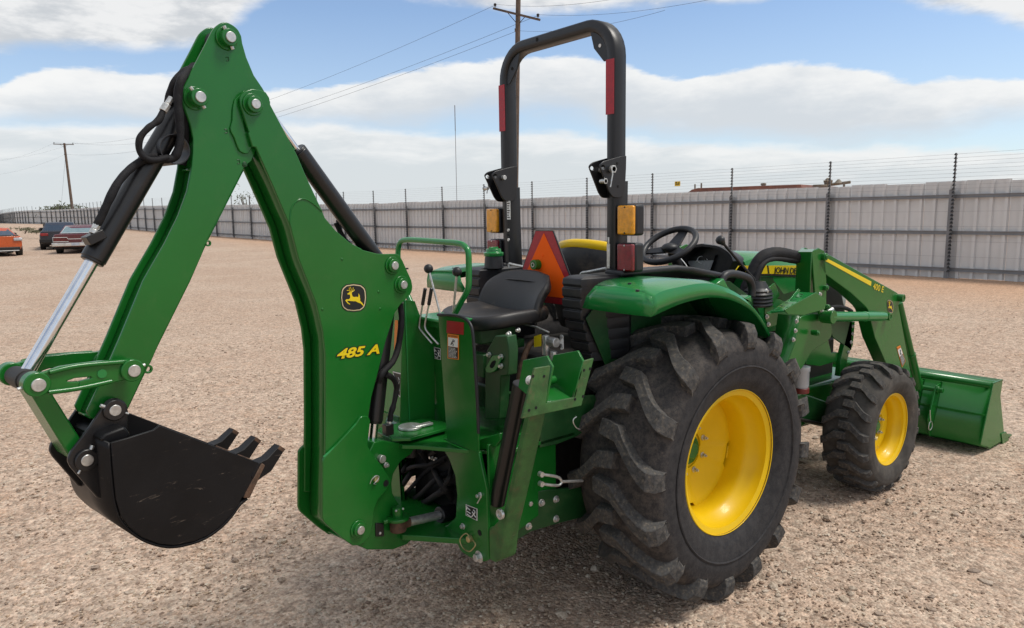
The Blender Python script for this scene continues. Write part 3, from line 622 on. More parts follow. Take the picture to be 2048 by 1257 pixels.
# swing cylinder eye, boss and rod
sp0 = BH(796, 1048, -.085); q = MB(); q.cyl(sp0-V((0,0,.028)), sp0+V((0,0,.022)), .034, 26); SWY = q.build('swing_rod_eye', RUST, TR, bevel=.004)
q = MB(); q.cyl(sp0+V((0,0,.022)), sp0+V((0,0,.036)), .048, 26); q.cyl(sp0+V((0,0,.03)), sp0+V((0,0,.075)), .022, 24); q.box(sp0+V((-.02,.03,.027)), (.09,.07,.014)); q.build('swing_pin_boss', GREEN, SWY, bevel=.003)
for s in (-1, 1): q = MB(); q.sphere(sp0+V((0.016*s,-.018,.068)), .0055, 8, 6); q.build('bolt', ZINC, SWY)
sw1 = PX(905, 1024, -1.02); dd = (sw1-sp0).normalized()
q = MB(); q.cyl(sp0+dd*.03, sw1, .0185, 22); q.build('swing_piston_rod', ZINC, SWY)
q = MB(); q.cyl(sp0+dd*.02, sp0+dd*.055, .021, 18); q.build('rod_collar', RUST, SWY, bevel=.002)
q = MB(); q.cyl(sp0+dd*.215, sw1+dd*.35, .036, 24); q.build('swing_cylinder', BLACKP, SWY, bevel=.003)
# ---- main frame of the backhoe
XF = -1.10
COLM = [(905,878),(957,904),(973,978),(977,1119),(968,1124,6),(946,1118,10),(921,1103,8),(912,1080),(898,1069),(871,1067),(836,1068),(836,1058),(871,1057),(895,1050),(911,1034),(914,990),(910,951),(898,918),(884,895),(868,884),(840,880),(840,872)]
def mir(p): return V((p.x, -p.y, p.z))
mb = MB(); P_ = [PX(x, y, XF) for x, y in rnd(COLM, 4)]; mb.prism(P_, (.016, 0, 0))
MF = mb.build('backhoe_main_frame', GREEN, TR, bevel=.003, smooth=25); MB().prism([mir(V((p.x, min(p.y, -.22), p.z))) for p in P_], (.016, 0, 0)).build('frame_column', GREEN, MF, bevel=.003, smooth=25)
yr = PX(976, 1100, XF).y
for s in (1, -1):
    MB().prism([V((XF+.016, s*(yr+.004), z)) for z in (.42, .86)]+[V((XF+.42, s*(yr+.06), .86)), V((XF+.42, s*(yr+.06), .5))], (0, .012*s, 0)).build('frame_side_plate', GREEN, MF, bevel=.002)
mb = MB(); mb.prism([V(p) for p in ((-1.27,-.10,.80),(-1.22,-.15,.80),(-1.08,-.36,.80),(-.98,-.44,.80),(-.62,-.44,.80),(-.62,.44,.80),(-.98,.44,.80),(-1.08,.36,.80),(-1.22,.15,.80),(-1.27,.10,.80))], (0,0,.016)); mb.build('deck_plate', GREEN, MF, bevel=.002)
mb = MB(); mb.prism([V(p) for p in ((-1.30,-.07,.83),(-1.24,-.115,.83),(-1.05,-.10,.83),(-1.0,-.02,.83),(-1.05,.10,.83),(-1.24,.11,.83),(-1.30,.07,.83))], (0,0,.014)); mb.build('swing_plate', GREEN, MF, bevel=.003)
mb = MB(); mb.prism([V(p) for p in ((-1.28,-.09,.405),(-1.1,-.30,.405),(-.8,-.36,.405),(-.8,.36,.405),(-1.1,.30,.405),(-1.28,.09,.405))], (0,0,.025)); mb.build('lower_plate', GREEN, MF, bevel=.003)
q = MB(); q.cyl((-1.17,0,.72),(-1.17,0,.845), .028, 24); q.build('king_pin', IRON, MF, bevel=.002)
q = MB(); q.cyl((-1.17,0,.845),(-1.17,0,.856), .05, 24); q.box((-1.12,-.02,.853),(.09,.03,.01)); q.build('pin_keeper', ZINC, MF, bevel=.002)
hub = [(-1.0,.45),(-1.0,.80)]
mb = MB(); mb.box((-.86,0,.62),(.30,.5,.36)); mb.build('cavity_shade_box', VOID, MF, bevel=.01)  # near-black block added to paint the shade inside the frame cavity
for pts in ([(786,1000),(812,960),(838,925),(872,900)], [(790,1008),(822,975),(850,945),(890,918)], [(796,1012),(836,992),(868,962),(902,940)], [(800,1018),(845,1006),(880,985),(912,972)], [(788,985),(806,940),(826,912),(850,895)], [(820,1016),(860,1000),(895,962),(905,925)], [(840,900),(862,930),(884,968),(908,1000)], [(786,960),(820,935),(862,928),(905,905)]):
    hose('hydraulic_hose', [PX(x, y, -1.04+.05*math.sin(i*2.1+x*.05)) for i, (x, y) in enumerate(pts)], random.choice((.010, .0125, .014)), MF)
for x, y in ((863,914),(872,919)): bolt(x, y, -1.03, .008, .012, MF, pl=PX)
bolt(960, 990, XF, .008, .018, MF, pl=PX); bolt(926, 1052, XF, .009, .012, MF, pl=PX); bolt(958, 1113, XF, .017, .02, MF, pl=PX); bolt(959.5, 1065, XF, .008, .0008, MF, pl=PX, m=VOID, name='pin_hole')
q = MB(); q.tube(crv([PX(961,984,XF-.02), PX(962,992,XF-.022), PX(958,1000,XF-.022), PX(954.5,1006,XF-.022)], 4), .0025, 6); q.build('hair_pin', ZINC, MF)
q = MB(); q.tube(crv([PX(941,1077,XF-.012), PX(933,1066.5,XF-.014), PX(924,1072,XF-.016), PX(920,1081,XF-.018), PX(926,1095,XF-.018), PX(938,1102.5,XF-.018), PX(947,1096,XF-.018), PX(951,1088,XF-.016), PX(946,1080,XF-.012)], 5), .0026, 6); q.build('lock_ring', BRASS, MF)
p = PX(943, 1076, XF); q = MB(); q.cyl(p, p-V((.02,0,0)), .013, 14); q.build('lock_pin', BRASS, MF, bevel=.002)
# guards either side of the boom
GR = [(876,629),(922,631,24),(944,652,16),(950,720),(957,868),(957.5,905),(894,881),(885,750)]
mb = MB(); P_ = [PX(x, y, XF-.012) for x, y in rnd(GR, 6)]; mb.prism(P_, (.006,0,0)); GRO = mb.build('guard_panel', GREEN, MF, bevel=.0015, smooth=25)
mb = MB(); mb.tube([PX(x, y, XF-.012) for x, y in crv([(876,629),(900,629.5),(918,632),(934,640),(943,654),(947,680),(951,740),(955,810),(957,866)], 4)], .0065, 8); mb.build('edge_trim', PLASTIC, GRO, smooth=60)
mb = MB(); mb.prism([V((XF-.012, s, z)) for s, z in ((.105,.84),(.105,1.38),(.16,1.42),(.36,1.36),(.38,.84))], (.006,0,0)); mb.build('guard_panel', GREENP, MF, bevel=.0015)  # left panel in the lighter green, painting in the light that falls on it
mb = MB(); mb.prism([PY(x, y, .11) for x, y in ((806,598),(830,602),(842,636),(870,640),(870,843),(800,852))], (0,.006,0)); mb.build('guard_side', GREEN, MF, bevel=.0015)
mb = MB(); mb.prism([PX(x, y, -.965) for x, y in ((846,642),(886,636),(897,852),(862,842))], (.008,0,0)); CP_ = mb.build('valve_cover', GREEN, MF, bevel=.002)
for x, y in ((857,702),(859.5,751),(861.5,793)): bolt(x, y, -.966, .007, .004, CP_, pl=PX, m=WHITE)
q = MB(); q.box((-.93,.03,.98),(.06,.16,.28)); q.build('valve_block', IRON, MF, bevel=.006)
for z in (.86,.875): q = MB(); q.cyl(PX(856,808+z*8,-.97), PX(856,808+z*8,-1.0), .012, 8); q.build('hose_fitting', ZINC, MF, bevel=.001)
mb = MB(); mb.box((-.965,.03,1.297),(.15,.27,.012)); mb.build('console_top', GREENP, MF, bevel=.004)  # lighter green than the box below, painting in light reflected off the top
mb = MB(); mb.box((-.95,.03,1.273),(.11,.24,.036)); mb.build('console_box', GREEN, MF, bevel=.004)
mb = MB(); mb.prism([PX(x, y, XF-.013) for x, y in ((894,640.5),(928,644.5),(927.5,669),(893.5,665.5))], (-.0015,0,0)); mb.build('red_reflector', REDS, GRO)
def label_plate(par, corner, pl, v, name='warning_label', d=V((-1,0,0))):
    """corner: tl, tr, br, bl pixels on plane pl=v; white picture over black text with orange head"""
    tl, tr, br, bl = [pl(x, y, v) for x, y in corner]
    def at(u, w, l): return (tl.lerp(tr, u)).lerp(bl.lerp(br, u), w)+d*l
    def rect(u0, w0, u1, w1, l, m, nm): q = MB(); q.add([at(u0,w0,l),at(u1,w0,l),at(u1,w1,l),at(u0,w1,l)], [(0,1,2,3)]); return q.build(nm, m, lab, smooth=0)
    q = MB(); q.prism([at(0,0,.0012),at(1,0,.0012),at(1,1,.0012),at(0,1,.0012)], -d*.001); lab = q.build(name, LORANGE, par)
    rect(.07,.14,.93,.50,.0020,WHITE,'label_picture'); rect(.07,.51,.93,.97,.0020,LBLACK,'label_text_field')
    for i in range(8):
        w = .55+i*.052; q = MB(); u0 = .12; 
        for j in range(5):
            u1 = min(.9, u0+random.uniform(.08,.2)); q.add([at(u0,w,.0026),at(u1-.02,w,.0026),at(u1-.02,w+.022,.0026),at(u0,w+.022,.0026)], [(0,1,2,3)]); u0 = u1+.01
            if u0 > .85: break
        q.build('label_text', WHITE, lab, smooth=0)
    q = MB(); q.tube([at(.55,.20,.0026),at(.50,.28,.0026),at(.42,.34,.0026),at(.34,.42,.0026)], .0022, 5); q.tube([at(.5,.28,.0026),at(.62,.30,.0026),at(.66,.22,.0026)], .0016, 5); q.tube([at(.42,.34,.0026),at(.55,.40,.0026),at(.52,.46,.0026)], .002, 5); q.build('label_figure', LBLACK, lab)
    lettering('label_heading', 'WARNING', at(.28,.105,0), at(.92,.105,0), at(0,0,0)-at(0,1,0), LBLACK, lab, lift=.0026)
    q = MB(); q.add([at(.08,.11,.0026),at(.22,.11,.0026),at(.15,.03,.0026)], [(0,1,2)]); q.build('label_triangle', LBLACK, lab, smooth=0)
    return lab
label_plate(GRO, [(895.5,666.5),(918,670),(918,719),(895.5,716)], PX, XF-.014)
def picto(par, corner, pl, v, d, kind=0):
    tl, tr, br, bl = [pl(x, y, v) for x, y in corner]
    def at(u, w, l): return (tl.lerp(tr, u)).lerp(bl.lerp(br, u), w)+d*l
    q = MB(); q.prism([at(0,0,.0012),at(1,0,.0012),at(1,1,.0012),at(0,1,.0012)], -d*.001); lab = q.build('instruction_label', WHITE, par)
    q = MB(); q.add([at(.06,.05,.0018),at(.94,.05,.0018),at(.94,.95,.0018),at(.06,.95,.0018)], [(0,1,2,3)]); q.build('label_field', LBLACK, lab, smooth=0)
    S_ = [((.12,.12),(.12,.42)),((.12,.2),(.42,.34)),((.12,.55),(.45,.62)),((.15,.8),(.48,.9)),((.55,.85),(.85,.35)),((.6,.4),(.9,.75)),((.7,.2),(.85,.3))]
    q = MB()
    for a, c_ in S_: q.tube([at(a[0],a[1],.0026), at(c_[0],c_[1],.0026)], .0024, 5)
    q.build('label_marks', WHITE, lab)
picto(MF, [(932,1008),(955,1017),(955,1041),(932,1030)], PX, XF-.001, V((-1,0,0)))
picto(CP_, [(868,693),(881,696),(882,719),(870,717)], PX, -.968, V((-1,0,0)))
picto(MF, [(786,742),(803,746),(801,741+54),(789,740+38)], PX, XF-.014, V((-1,0,0)))
q = MB(); q.prism([PX(x, y, XF-.014) for x, y in ((790,640),(796,640),(796,712),(788,712))], (-.001,0,0)); q.build('caution_label', LORANGE, MF)
# levers and the hand rail
XL = -1.02
mb = MB(); mb.tube(crv([PX(838,640,XL), PX(818,596,XL), PX(799,548,XL), PX(796,515,XL), PX(797,494,XL), PX(802,483,XL), PX(811,479.5,XL), PX(830,479.5,XL), PX(880,483,XL), PX(915,486,XL), PX(928,491,XL), PX(936,503,XL), PX(937.5,525,XL), PX(937.5,565,XL), PX(934,582,XL), PX(922,604,XL), PX(909,628,XL)], 5), .0125, 12); HR = mb.build('hand_rail', GREENP, TR, smooth=60)
for (bx, by), (ex, ey), rr in (((857,537),(882,634),.0045), ((914,543),(905,640),.005)):
    a, b_ = PX(bx, by, -1.0), PX(ex, ey, -.99); q = MB(); q.cyl(b_, a, rr, 12); lv = q.build('control_lever', ZINC, TR, smooth=60)
    q = MB(); q.sphere(a, .0205, 20, 14); q.build('ball_knob', PLASTIC, lv, smooth=80)
for pts in ([(850.5,576),(845,609.5),(839.5,643),(839,655),(845,664),(864,686)], [(863,576),(857.5,609.5),(850.5,645),(851,656),(857,666),(877,688)]):
    P_ = [PX(x, y, -1.045) for x, y in pts]; q = MB(); q.tube([P_[0]]+crv(P_[1:], 4), .0042, 10); lv = q.build('stabilizer_lever', ZINC, TR, smooth=60)
    q = MB(); q.cyl(P_[0], P_[1], .0078, 14); q.build('lever_grip', PLASTIC, lv, bevel=.003)
# backhoe seat (faces the rear)
def sup(a, e): return math.copysign(abs(a)**e, a)
rows = []; cx0, sa, sb = -.705, .215, .225
for rr_, zz_ in ((.0,1.300),(.35,1.300),(.62,1.304),(.80,1.313),(.90,1.319),(.965,1.314),(1.0,1.296),(1.005,1.272),(.98,1.256),(.90,1.250),(.0,1.250)):
    rows.append([V((cx0+sa*rr_*sup(math.cos(a), .62), sb*rr_*sup(math.sin(a), .62), zz_+.010*math.sin(a)**2*rr_-.012*max(0, -math.cos(a))*rr_**2+.012*max(0, math.cos(a))*rr_**2)) for a in np.linspace(0, 2*math.pi, 40, endpoint=False)])
mb = MB(); mb.grid(rows, close=True); SEAT = mb.build('operator_seat', VINYL, TR, subsurf=1, smooth=80)
rows = []
for tt in np.linspace(0, 1, 11):
    x = -.575+.100*tt-.02*math.sin(tt*math.pi); z = 1.285+.172*tt; wv = .226-.012*tt-.052*max(0, (tt-.65)/.35)**2
    rows.append([V((x-.050*abs(u)**2.4*(1-.45*tt), u*wv, z-.026*abs(u)**3*max(0, (tt-.5)*2))) for u in np.linspace(-1, 1, 17)])
mb = MB(); mb.grid(rows); mb.build('seat_back', VINYL, SEAT, solid=-.036, subsurf=1, smooth=80)
q = MB(); q.tube(crv([V((-.548,y,z)) for y, z in ((.10,1.345),(.152,1.375),(.158,1.405),(.135,1.430),(0,1.436),(-.135,1.430),(-.158,1.405),(-.152,1.375),(-.10,1.345))]+[V((-.556,0,1.338)), V((-.548,.10,1.345))], 4), .0035, 6); q.build('seat_piping', VINYL, SEAT, smooth=60)
mb = MB(); mb.box((-.76,0,1.215),(.20,.20,.07)); mb.box((-.70,0,1.17),(.10,.30,.04)); mb.build('seat_bracket', DGREEN, TR, bevel=.006)
# seat post, strap, cross member
XS = -.90
mb = MB(); mb.prism([PX(x, y, XS) for x, y in ((981,688),(990,671),(1014,671),(1018,700),(1016,750),(1002,752),(998,838),(970,838),(970,745),(974,700))], (.05,0,0)); SP = mb.build('seat_post', DGREEN, TR, bevel=.004)  # darker green paints in the shade under the seat
mb = MB(); mb.prism([PX(x, y, XS-.012) for x, y in rnd([(970,737),(984,711,4),(1000,709,4),(1002,718),(991,741,4),(980,746,4),(972,744)], 3)], (.006,0,0)); ST = mb.build('slotted_strap', GREENP, SP, bevel=.0015)
mb = MB(); mb.prism([PX(x, y, XS-.0135) for x, y in rnd([(978,733,4),(985,721,4),(992,720,4),(990,728,4),(984,737,4)], 4)], (.001,0,0)); mb.build('strap_slot', VOID, ST)
for x, y in ((978.5,709),(1002,713),(1002,731.5)): bolt(x, y, XS-.004, .008, .012, SP, pl=PX)
mb = MB(); mb.box((-.88,.08,1.10),(.04,.5,.10)); mb.box((-.80,.0,.93),(.03,.7,.10)); mb.build('cross_member', DGREEN, MF, bevel=.004)
mb = MB(); mb.prism([PX(x, y, -1.06) for x, y in ((955,880),(999,866),(1001,880),(990,893),(955,902))], (.02,0,0)); mb.build('step_lip', GREEN, MF, bevel=.002)
for x, y, r in ((1018,668,.011),(1037,660,.008)): bolt(x, y, -.87, r*.8, .012, SP, pl=PX)
# plumbing behind the seat
for i, pts in enumerate(([(-.78,-.10,.84),(-.80,-.12,1.0),(-.78,-.10,1.16)], [(-.70,-.20,.84),(-.74,-.21,1.0),(-.66,-.18,1.15),(-.55,-.14,1.18)], [(-.62,-.24,.9),(-.68,-.27,1.05),(-.66,-.30,1.13)])):
    hose('hydraulic_hose', [V(p) for p in pts], .014, TR, m=RUST if i == 1 else HOSE)
fx = PX(1092, 690, -.62); q = MB(); q.cyl(fx-V((0,0,.05)), fx+V((0,0,.045)), .017, 8); q.cyl(fx+V((.0,-.02,.02)), fx+V((.0,-.07,.02)), .022, 10); q.cyl(fx+V((0,-.05,-.02)), fx+V((0,-.05,-.06)), .016, 8); q.build('hydraulic_coupler', ZINC, TR, bevel=.002)
q = MB(); q.tube([PX(1048,648,-.66), PX(1072,653,-.66), PX(1098,664,-.66)], .004, 6); q.build('latch_rod', ZINC, TR)
q = MB(); q.prism([PX(x, y, -.64) for x, y in ((1068,672),(1082,668),(1082,692),(1068,694))], (.002,0,0)); q.build('yellow_tag', DECALY, TR)
q = MB(); q.prism([PX(x, y, -.60) for x, y in rnd([(1120,669,2),(1126,670,2),(1127,698,2),(1121,699,2)], 3)], (.002,0,0)); pt = q.build('port_tag', WHITE, TR)
for ch, y0 in (('P', 680), ('R', 695)): lettering('port_lettering', ch, PX(1121.2, y0, -.602), PX(1125.5, y0+.6, -.602), V((0,0,1)), LBLACK, pt, lift=.001)
# ---- stabilizer (folded up), right and left
LEG = [(1044,850),(1011.6,1004),(1005,1028),(997,1040),(985,1053),(977.5,1055),(977.5,1118,6),(990,1125),(1002,1120,6),(1008,1062),(1022,1004),(1057,846),(1062,815),(1053,815)]
P_ = [PX(x, y, XF+.006) for x, y in rnd(LEG, 4)]
EARS = []
for s in (1, -1):
    mm = (lambda p: p) if s == 1 else mir
    mb = MB(); mb.prism([mm(p) for p in P_], (.078, 0, 0)); LG = mb.build('stabilizer_leg', GREENW, TR, bevel=.006)
    a, b_ = mm(PX(1042, 766, XF+.055)), mm(PX(994, 1006, XF+.055)); q = MB(); q.cyl(a, b_, .031, 24); q.build('stabilizer_cylinder', BLACKP, LG, bevel=.003)
    YP = -.76
    PAD = [(1044,837),(1070,736),(1101,731),(1092,806),(1147,795),(1166,722),(1188,716),(1163,811)]
    PP = [PY(x, y, YP) for x, y in PAD]
    mb = MB(); mb.prism([mm(p) for p in PP], (0, .010*s, 0)); PD = mb.build('stabilizer_pad', GREENW, LG, bevel=.002)
    for (px_, py_), (qx, qy), bk in (((1092,806),(1106,733), -.003), ((1147,795),(1166,722), .0)):
        lo, hi_ = PY(px_, py_, YP), PY(qx, qy, YP)
        pts = [lo, hi_, hi_+V((0,.03,.035)), hi_+V((0,.16,.0)), lo+V((0,.15,.03)), lo+V((0,.06,-.005))]
        q = MB(); q.prism([mm(p+V((bk,0,0))) for p in pts], (.010, 0, 0)); q.build('pad_ear', GREEN, PD, bevel=.002)
    lo1, lo2 = PY(1092,806,YP), PY(1147,795,YP); q = MB(); q.prism([mm(p) for p in (lo1+V((.008,.011,.0)), lo2+V((-.002,.011,.0)), lo2+V((-.002,.13,.03)), lo1+V((.008,.13,.03)))], (0,0,-.01)); q.build('pad_web', GREEN, PD, bevel=.002)
    pc1, pc2 = lo1+V((.012,.07,.10)), lo2+V((0,.07,.10)); q = MB(); q.cyl(mm(pc1-V((0,-.03,.05))), mm(pc2-V((0,-.03,.05))), .016, 16); q.build('pad_tube', GREEN, PD, bevel=.003)
    for x, y in ((1058,820),(1066,752),(1088,752),(1072,815),(1150,798),(1166,792),(1168,740),(1180,737)):
        c0 = mm(PY(x, y, YP)); q = MB(); q.cyl(c0, c0-V((0,.0012*s,0)), .0055, 10); q.build('pad_hole', VOID, PD)
    if s == 1: bolt(1059, 760, YP+.06, .011, .01, PD, pl=PY, m=WHITE)
    pb = mm(PX(1003, 1027, XF-.004)); q = MB(); q.ring(pb, pb-V((.012,0,0)), .02, .011, 18); q.cyl(pb, pb-V((.008,0,0)), .010, 12); q.build('pivot_pin', ZINC, LG, bevel=.001)
# rails that carry the backhoe under the tractor
for s in (1, -1):
    mm = (lambda p: p) if s == 1 else mir
    mb = MB(); mb.prism([mm(PY(x, y, -.40)) for x, y in ((1030,1082),(1048,984),(1180,972),(1300,955),(1560,900),(1560,930),(1300,1005),(1170,1033),(1115,1047),(1062,1063))], (0,.02*s,0)); RL = mb.build('subframe_rail', DGREEN, TR, bevel=.003)
    if s == 1:
        for x, y in ((1057,1052),(1112,1037),(1112,998),(1059,1006),(1083,1005)): bolt(x, y, -.40, .011, .012, RL, pl=PY)
    mb = MB(); mb.prism([mm(PY(x, y, -.44)) for x, y in ((1085,800),(1190,790),(1205,835),(1155,872),(1115,888),(1080,895))], (0,.02*s,0)); mb.build('frame_gusset', DGREEN, MF, bevel=.003)  # darker green paints in the shade beside the rear tyre
mb = MB(); mb.box((-.25,0,.62),(.62,.44,.50)); mb.box((-.50,0,.95),(.22,.36,.30)); mb.box((-.2,0,1.0),(.5,.7,.16)); mb.build('transmission_housing', IRON, TR, bevel=.03)
mb = MB(); mb.cyl((0,-.50,.62),(0,.50,.62), .105, 24); mb.box((0,0,.62),(.42,.40,.42)); mb.build('rear_axle', DGREEN, TR, bevel=.02)
cl = PY(1083, 958, -.52); cl2 = PY(1124, 963, -.52); dz = V((0,0,.020))
q = MB(); 
for sgn in (1, -1): q.tube(crv([cl+dz*sgn, cl.lerp(cl2,.5)+dz*sgn, cl.lerp(cl2,.85)+dz*sgn*.8, cl2], 4), .006, 8); q.cyl(cl+dz*sgn+V((0,-.006,0)), cl+dz*sgn+V((0,.012,0)), .011, 12)
q.cyl(cl2, PY(1165, 961, -.52), .006, 10); q.build('check_link_clevis', ZINC, TR, smooth=50)
q = MB(); q.tube(crv([PY(1153,833,-.55),PY(1147,838,-.55),PY(1147,846,-.55),PY(1153,855,-.55),PY(1160,858,-.55)],4), .0025, 6); q.build('linch_pin', ZINC, TR)
# ---- wheels (built about their own axle, axis Y; outer side is -Y)
def make_wheel(name, R, rrim, hw, N, lug_h, loc, rear):
    s = R/.635
    rim_o = hw*.90
    # rim: flange, bead seat, drop centre, back to the inner flange
    pr = [(rrim, -rim_o), (rrim+.004*s, -rim_o+.008), (rrim-.008*s, -rim_o+.014), (rrim-.024*s, -rim_o+.020), (rrim-.028*s, -rim_o+.075*s), (rrim-.05*s, -rim_o+.095*s), (rrim-.062*s, -rim_o+.12*s), (rrim-.062*s, .05*s), (rrim-.03*s, rim_o-.04), (rrim-.02*s, rim_o-.012), (rrim, rim_o)]
    mb = MB(); mb.lathe(pr, seg=72)
    w = mb.build(name, YELLOW, TR, solid=.005, smooth=50); w.location = loc
    # wheel disc
    yd = .055 if rear else -.005
    if rear:
        rr = []
        for j in range(96):
            t_ = 2*math.pi*j/96; q_ = 1 if (j % 24) < 17 else .0
            rr.append(rrim*(.80 if q_ else .74))
        rows = []
        for (fr, y) in ((.28, yd), (.34, yd-.002), (.345, yd-.012), (.62, yd-.018), (.90, yd-.050), (1.0, yd-.055), (1.0, yd-.03)):
            rows.append([V((rr[j]*fr*math.cos(2*math.pi*j/96), y, rr[j]*fr*math.sin(2*math.pi*j/96))) for j in range(96)])
        mb = MB(); mb.grid(rows, close=True); mb.build('wheel_disc', YELLOW, w, solid=.006, smooth=40)
        for a in range(4):
            t_ = 2*math.pi*(a*24+20.5)/96; c0 = V((rrim*.80*math.cos(t_), yd-.03, rrim*.80*math.sin(t_)))
            q = MB(); q.box(c0, (.016, .05, .06), Matrix.Rotation(-t_, 3, 'Y')); q.build('rim_lug', YELLOW, w, bevel=.003)
        bc, nb = .112, 8
        for a in range(8):
            t_ = 2*math.pi*a/8+.2; q = MB(); c0 = V((.185*math.cos(t_), yd-.019, .185*math.sin(t_))); q.box(c0, (.009, .002, .009)); q.build('square_hole', VOID, w)
    else:
        mb = MB(); mb.lathe([(.05, yd), (.082, yd-.002), (.095, yd-.022), (.135, yd-.03), (rrim-.062*s, yd-.012), (rrim-.062*s, yd+.01)], seg=60); mb.build('wheel_disc', YELLOW, w, solid=.005, smooth=40)
        bc, nb = .082, 6
    q = MB(); q.cyl((0, yd-.022, 0), (0, yd+.12, 0), bc*(.62 if rear else .68), 28); q.cyl((0, yd-.04, 0), (0, yd-.02, 0), bc*.36, 24); q.build('hub', GREEN, w, bevel=.005)
    for a in range(nb):
        t_ = 2*math.pi*a/nb+.35; c0 = V((bc*math.cos(t_), yd-(.013 if rear else .010), bc*math.sin(t_))); q = MB(); q.cyl(c0, c0-V((0, .022, 0)), .0095, 6); q.cyl(c0, c0-V((0, .030, 0)), .0055, 8); q.cyl(c0, c0-V((0,.006,0)), .014, 14); q.build('wheel_nut', ZINC, w, bevel=.001)
    vt = V(((rrim-.035*s)*math.cos(1.9), -rim_o+.06, (rrim-.035*s)*math.sin(1.9))); q = MB(); q.cyl(vt, vt+V((-.0,-.008,-.03)), .004, 8); q.build('valve_stem', PLASTIC, w)
    # tyre carcass
    rc = R-lug_h
    tp = [(rrim-.016*s, -rim_o+.016), (rrim+.010*s, -rim_o-.002), (rrim+.03*s, -hw*.975), (rrim+.06*s, -hw*1.03), ((rrim+rc)/2, -hw*1.085), (rc-.09*s, -hw*1.075), (rc-.055*s, -hw*1.045), (rc-.03*s, -hw*.96), (rc-.008*s, -hw*.80), (rc+.004*s, -hw*.4), (rc+.008*s, 0)]
    tp = tp+[(r, -y) for r, y in reversed(tp[:-1])]
    tp2 = [(p.x, p.y) for p in crv([V(p) for p in tp], 3)]
    mb = MB(); mb.lathe(tp2, seg=96); mb.build('tyre', TYRE_R if rear else RUBBERF, w, smooth=60)
    if rear:
        mb = MB(); mb.lathe([(rrim+.105, -hw*1.072-.001), (rrim+.110, -hw*1.085-.004), (rrim+.116, -hw*1.088-.001)], seg=96); mb.build('sidewall_ring', TYRE_R, w, smooth=60)
    # lug: stations (angle, y, half width angle, top radius, base radius)
    if rear:
        st = [(-15.0, -.050, 3.4, R, rc-.02), (-14.6, -.01, 3.6, R+.001, rc-.02), (-13.8, .042, 3.5, R, rc-.02), (-9.4, .088, 3.0, R-.001, rc-.02), (-4.6, .140, 3.1, R-.004, rc-.03), (-1.6, .180, 3.6, R-.007, rc-.05), (.2, hw*1.0, 4.0, R-.014, rc-.06), (.8, hw*1.10, 4.1, R-.046, rc-.07), (.9, hw*1.125, 3.9, R-.088, rc-.10), (.9, hw*1.10, 3.5, R-.112, R-.125)]
    else:
        st = [(-9.4, -.020, 3.5, R, rc-.01), (-9.3, .0, 3.7, R+.001, rc-.01), (-8.8, .046, 3.6, R, rc-.01), (-5.4, .076, 3.0, R-.002, rc-.015), (-1.6, .106, 3.3, R-.006, rc-.03), (0, hw*.93, 3.6, R-.014, rc-.035), (.2, hw*1.02, 3.4, R-.034, rc-.05), (.2, hw*1.04, 3.2, R-.050, rc-.06)]
    def lugmesh(sg):
        mb = MB(); rows = []
        for (a, y, h, rt, rb) in st:
            yb = y if y < hw*.95 else y-.022
            def P(an, r, yy=None): an = math.radians(an); return V((-r*math.cos(an), sg*(y if yy is None else yy), -r*math.sin(an)))
            rows.append([P(a-h*1.16, rb, yb), P(a-h*.90, rt-.004), P(a-h*.82, rt), P(a+h*.82, rt), P(a+h*.90, rt-.004), P(a+h*1.16, rb, yb)])
        mb.grid(rows); n = len(rows); mb.f.append(tuple(range(6))); mb.f.append(tuple(range((n-1)*6+5, (n-1)*6-1, -1)))
        me = mb.mesh('lug', 20); me.materials.append(RUBBERD); return me
    A, B = lugmesh(-1), lugmesh(1)
    for i in range(N):
        for me_, off in ((A, 0), (B, .5)):
            o = bpy.data.objects.new('lug', me_); link(o, w); o.rotation_euler.y = 2*math.pi*(i+off)/N+(.12 if rear else .05)
    return w
def copy_tree(o, parent):
    c_ = o.copy(); COL.objects.link(c_); c_.parent = parent
    for ch in [x for x in ALLCH.get(o.name, [])]: 
        d = ch.copy(); COL.objects.link(d); d.parent = c_
    return c_
RW = make_wheel('rear_wheel', .637, .33, .216, 16, .052, (0, -.61, .628), True)
FW = make_wheel('front_wheel', .402, .2263, .138, 19, .030, (1.814, -.7255+.138*.9, .386), False)
ALLCH = {}
for o in bpy.data.objects:
    if o.parent: ALLCH.setdefault(o.parent.name, []).append(o)
for w in (RW, FW):
    c_ = copy_tree(w, TR); c_.location = (w.location.x, -w.location.y, w.location.z); c_.rotation_euler.z = math.pi
# tyre sidewall lettering (raised rubber figures)
for k_, ch in enumerate('17.5L-24'):
    pass

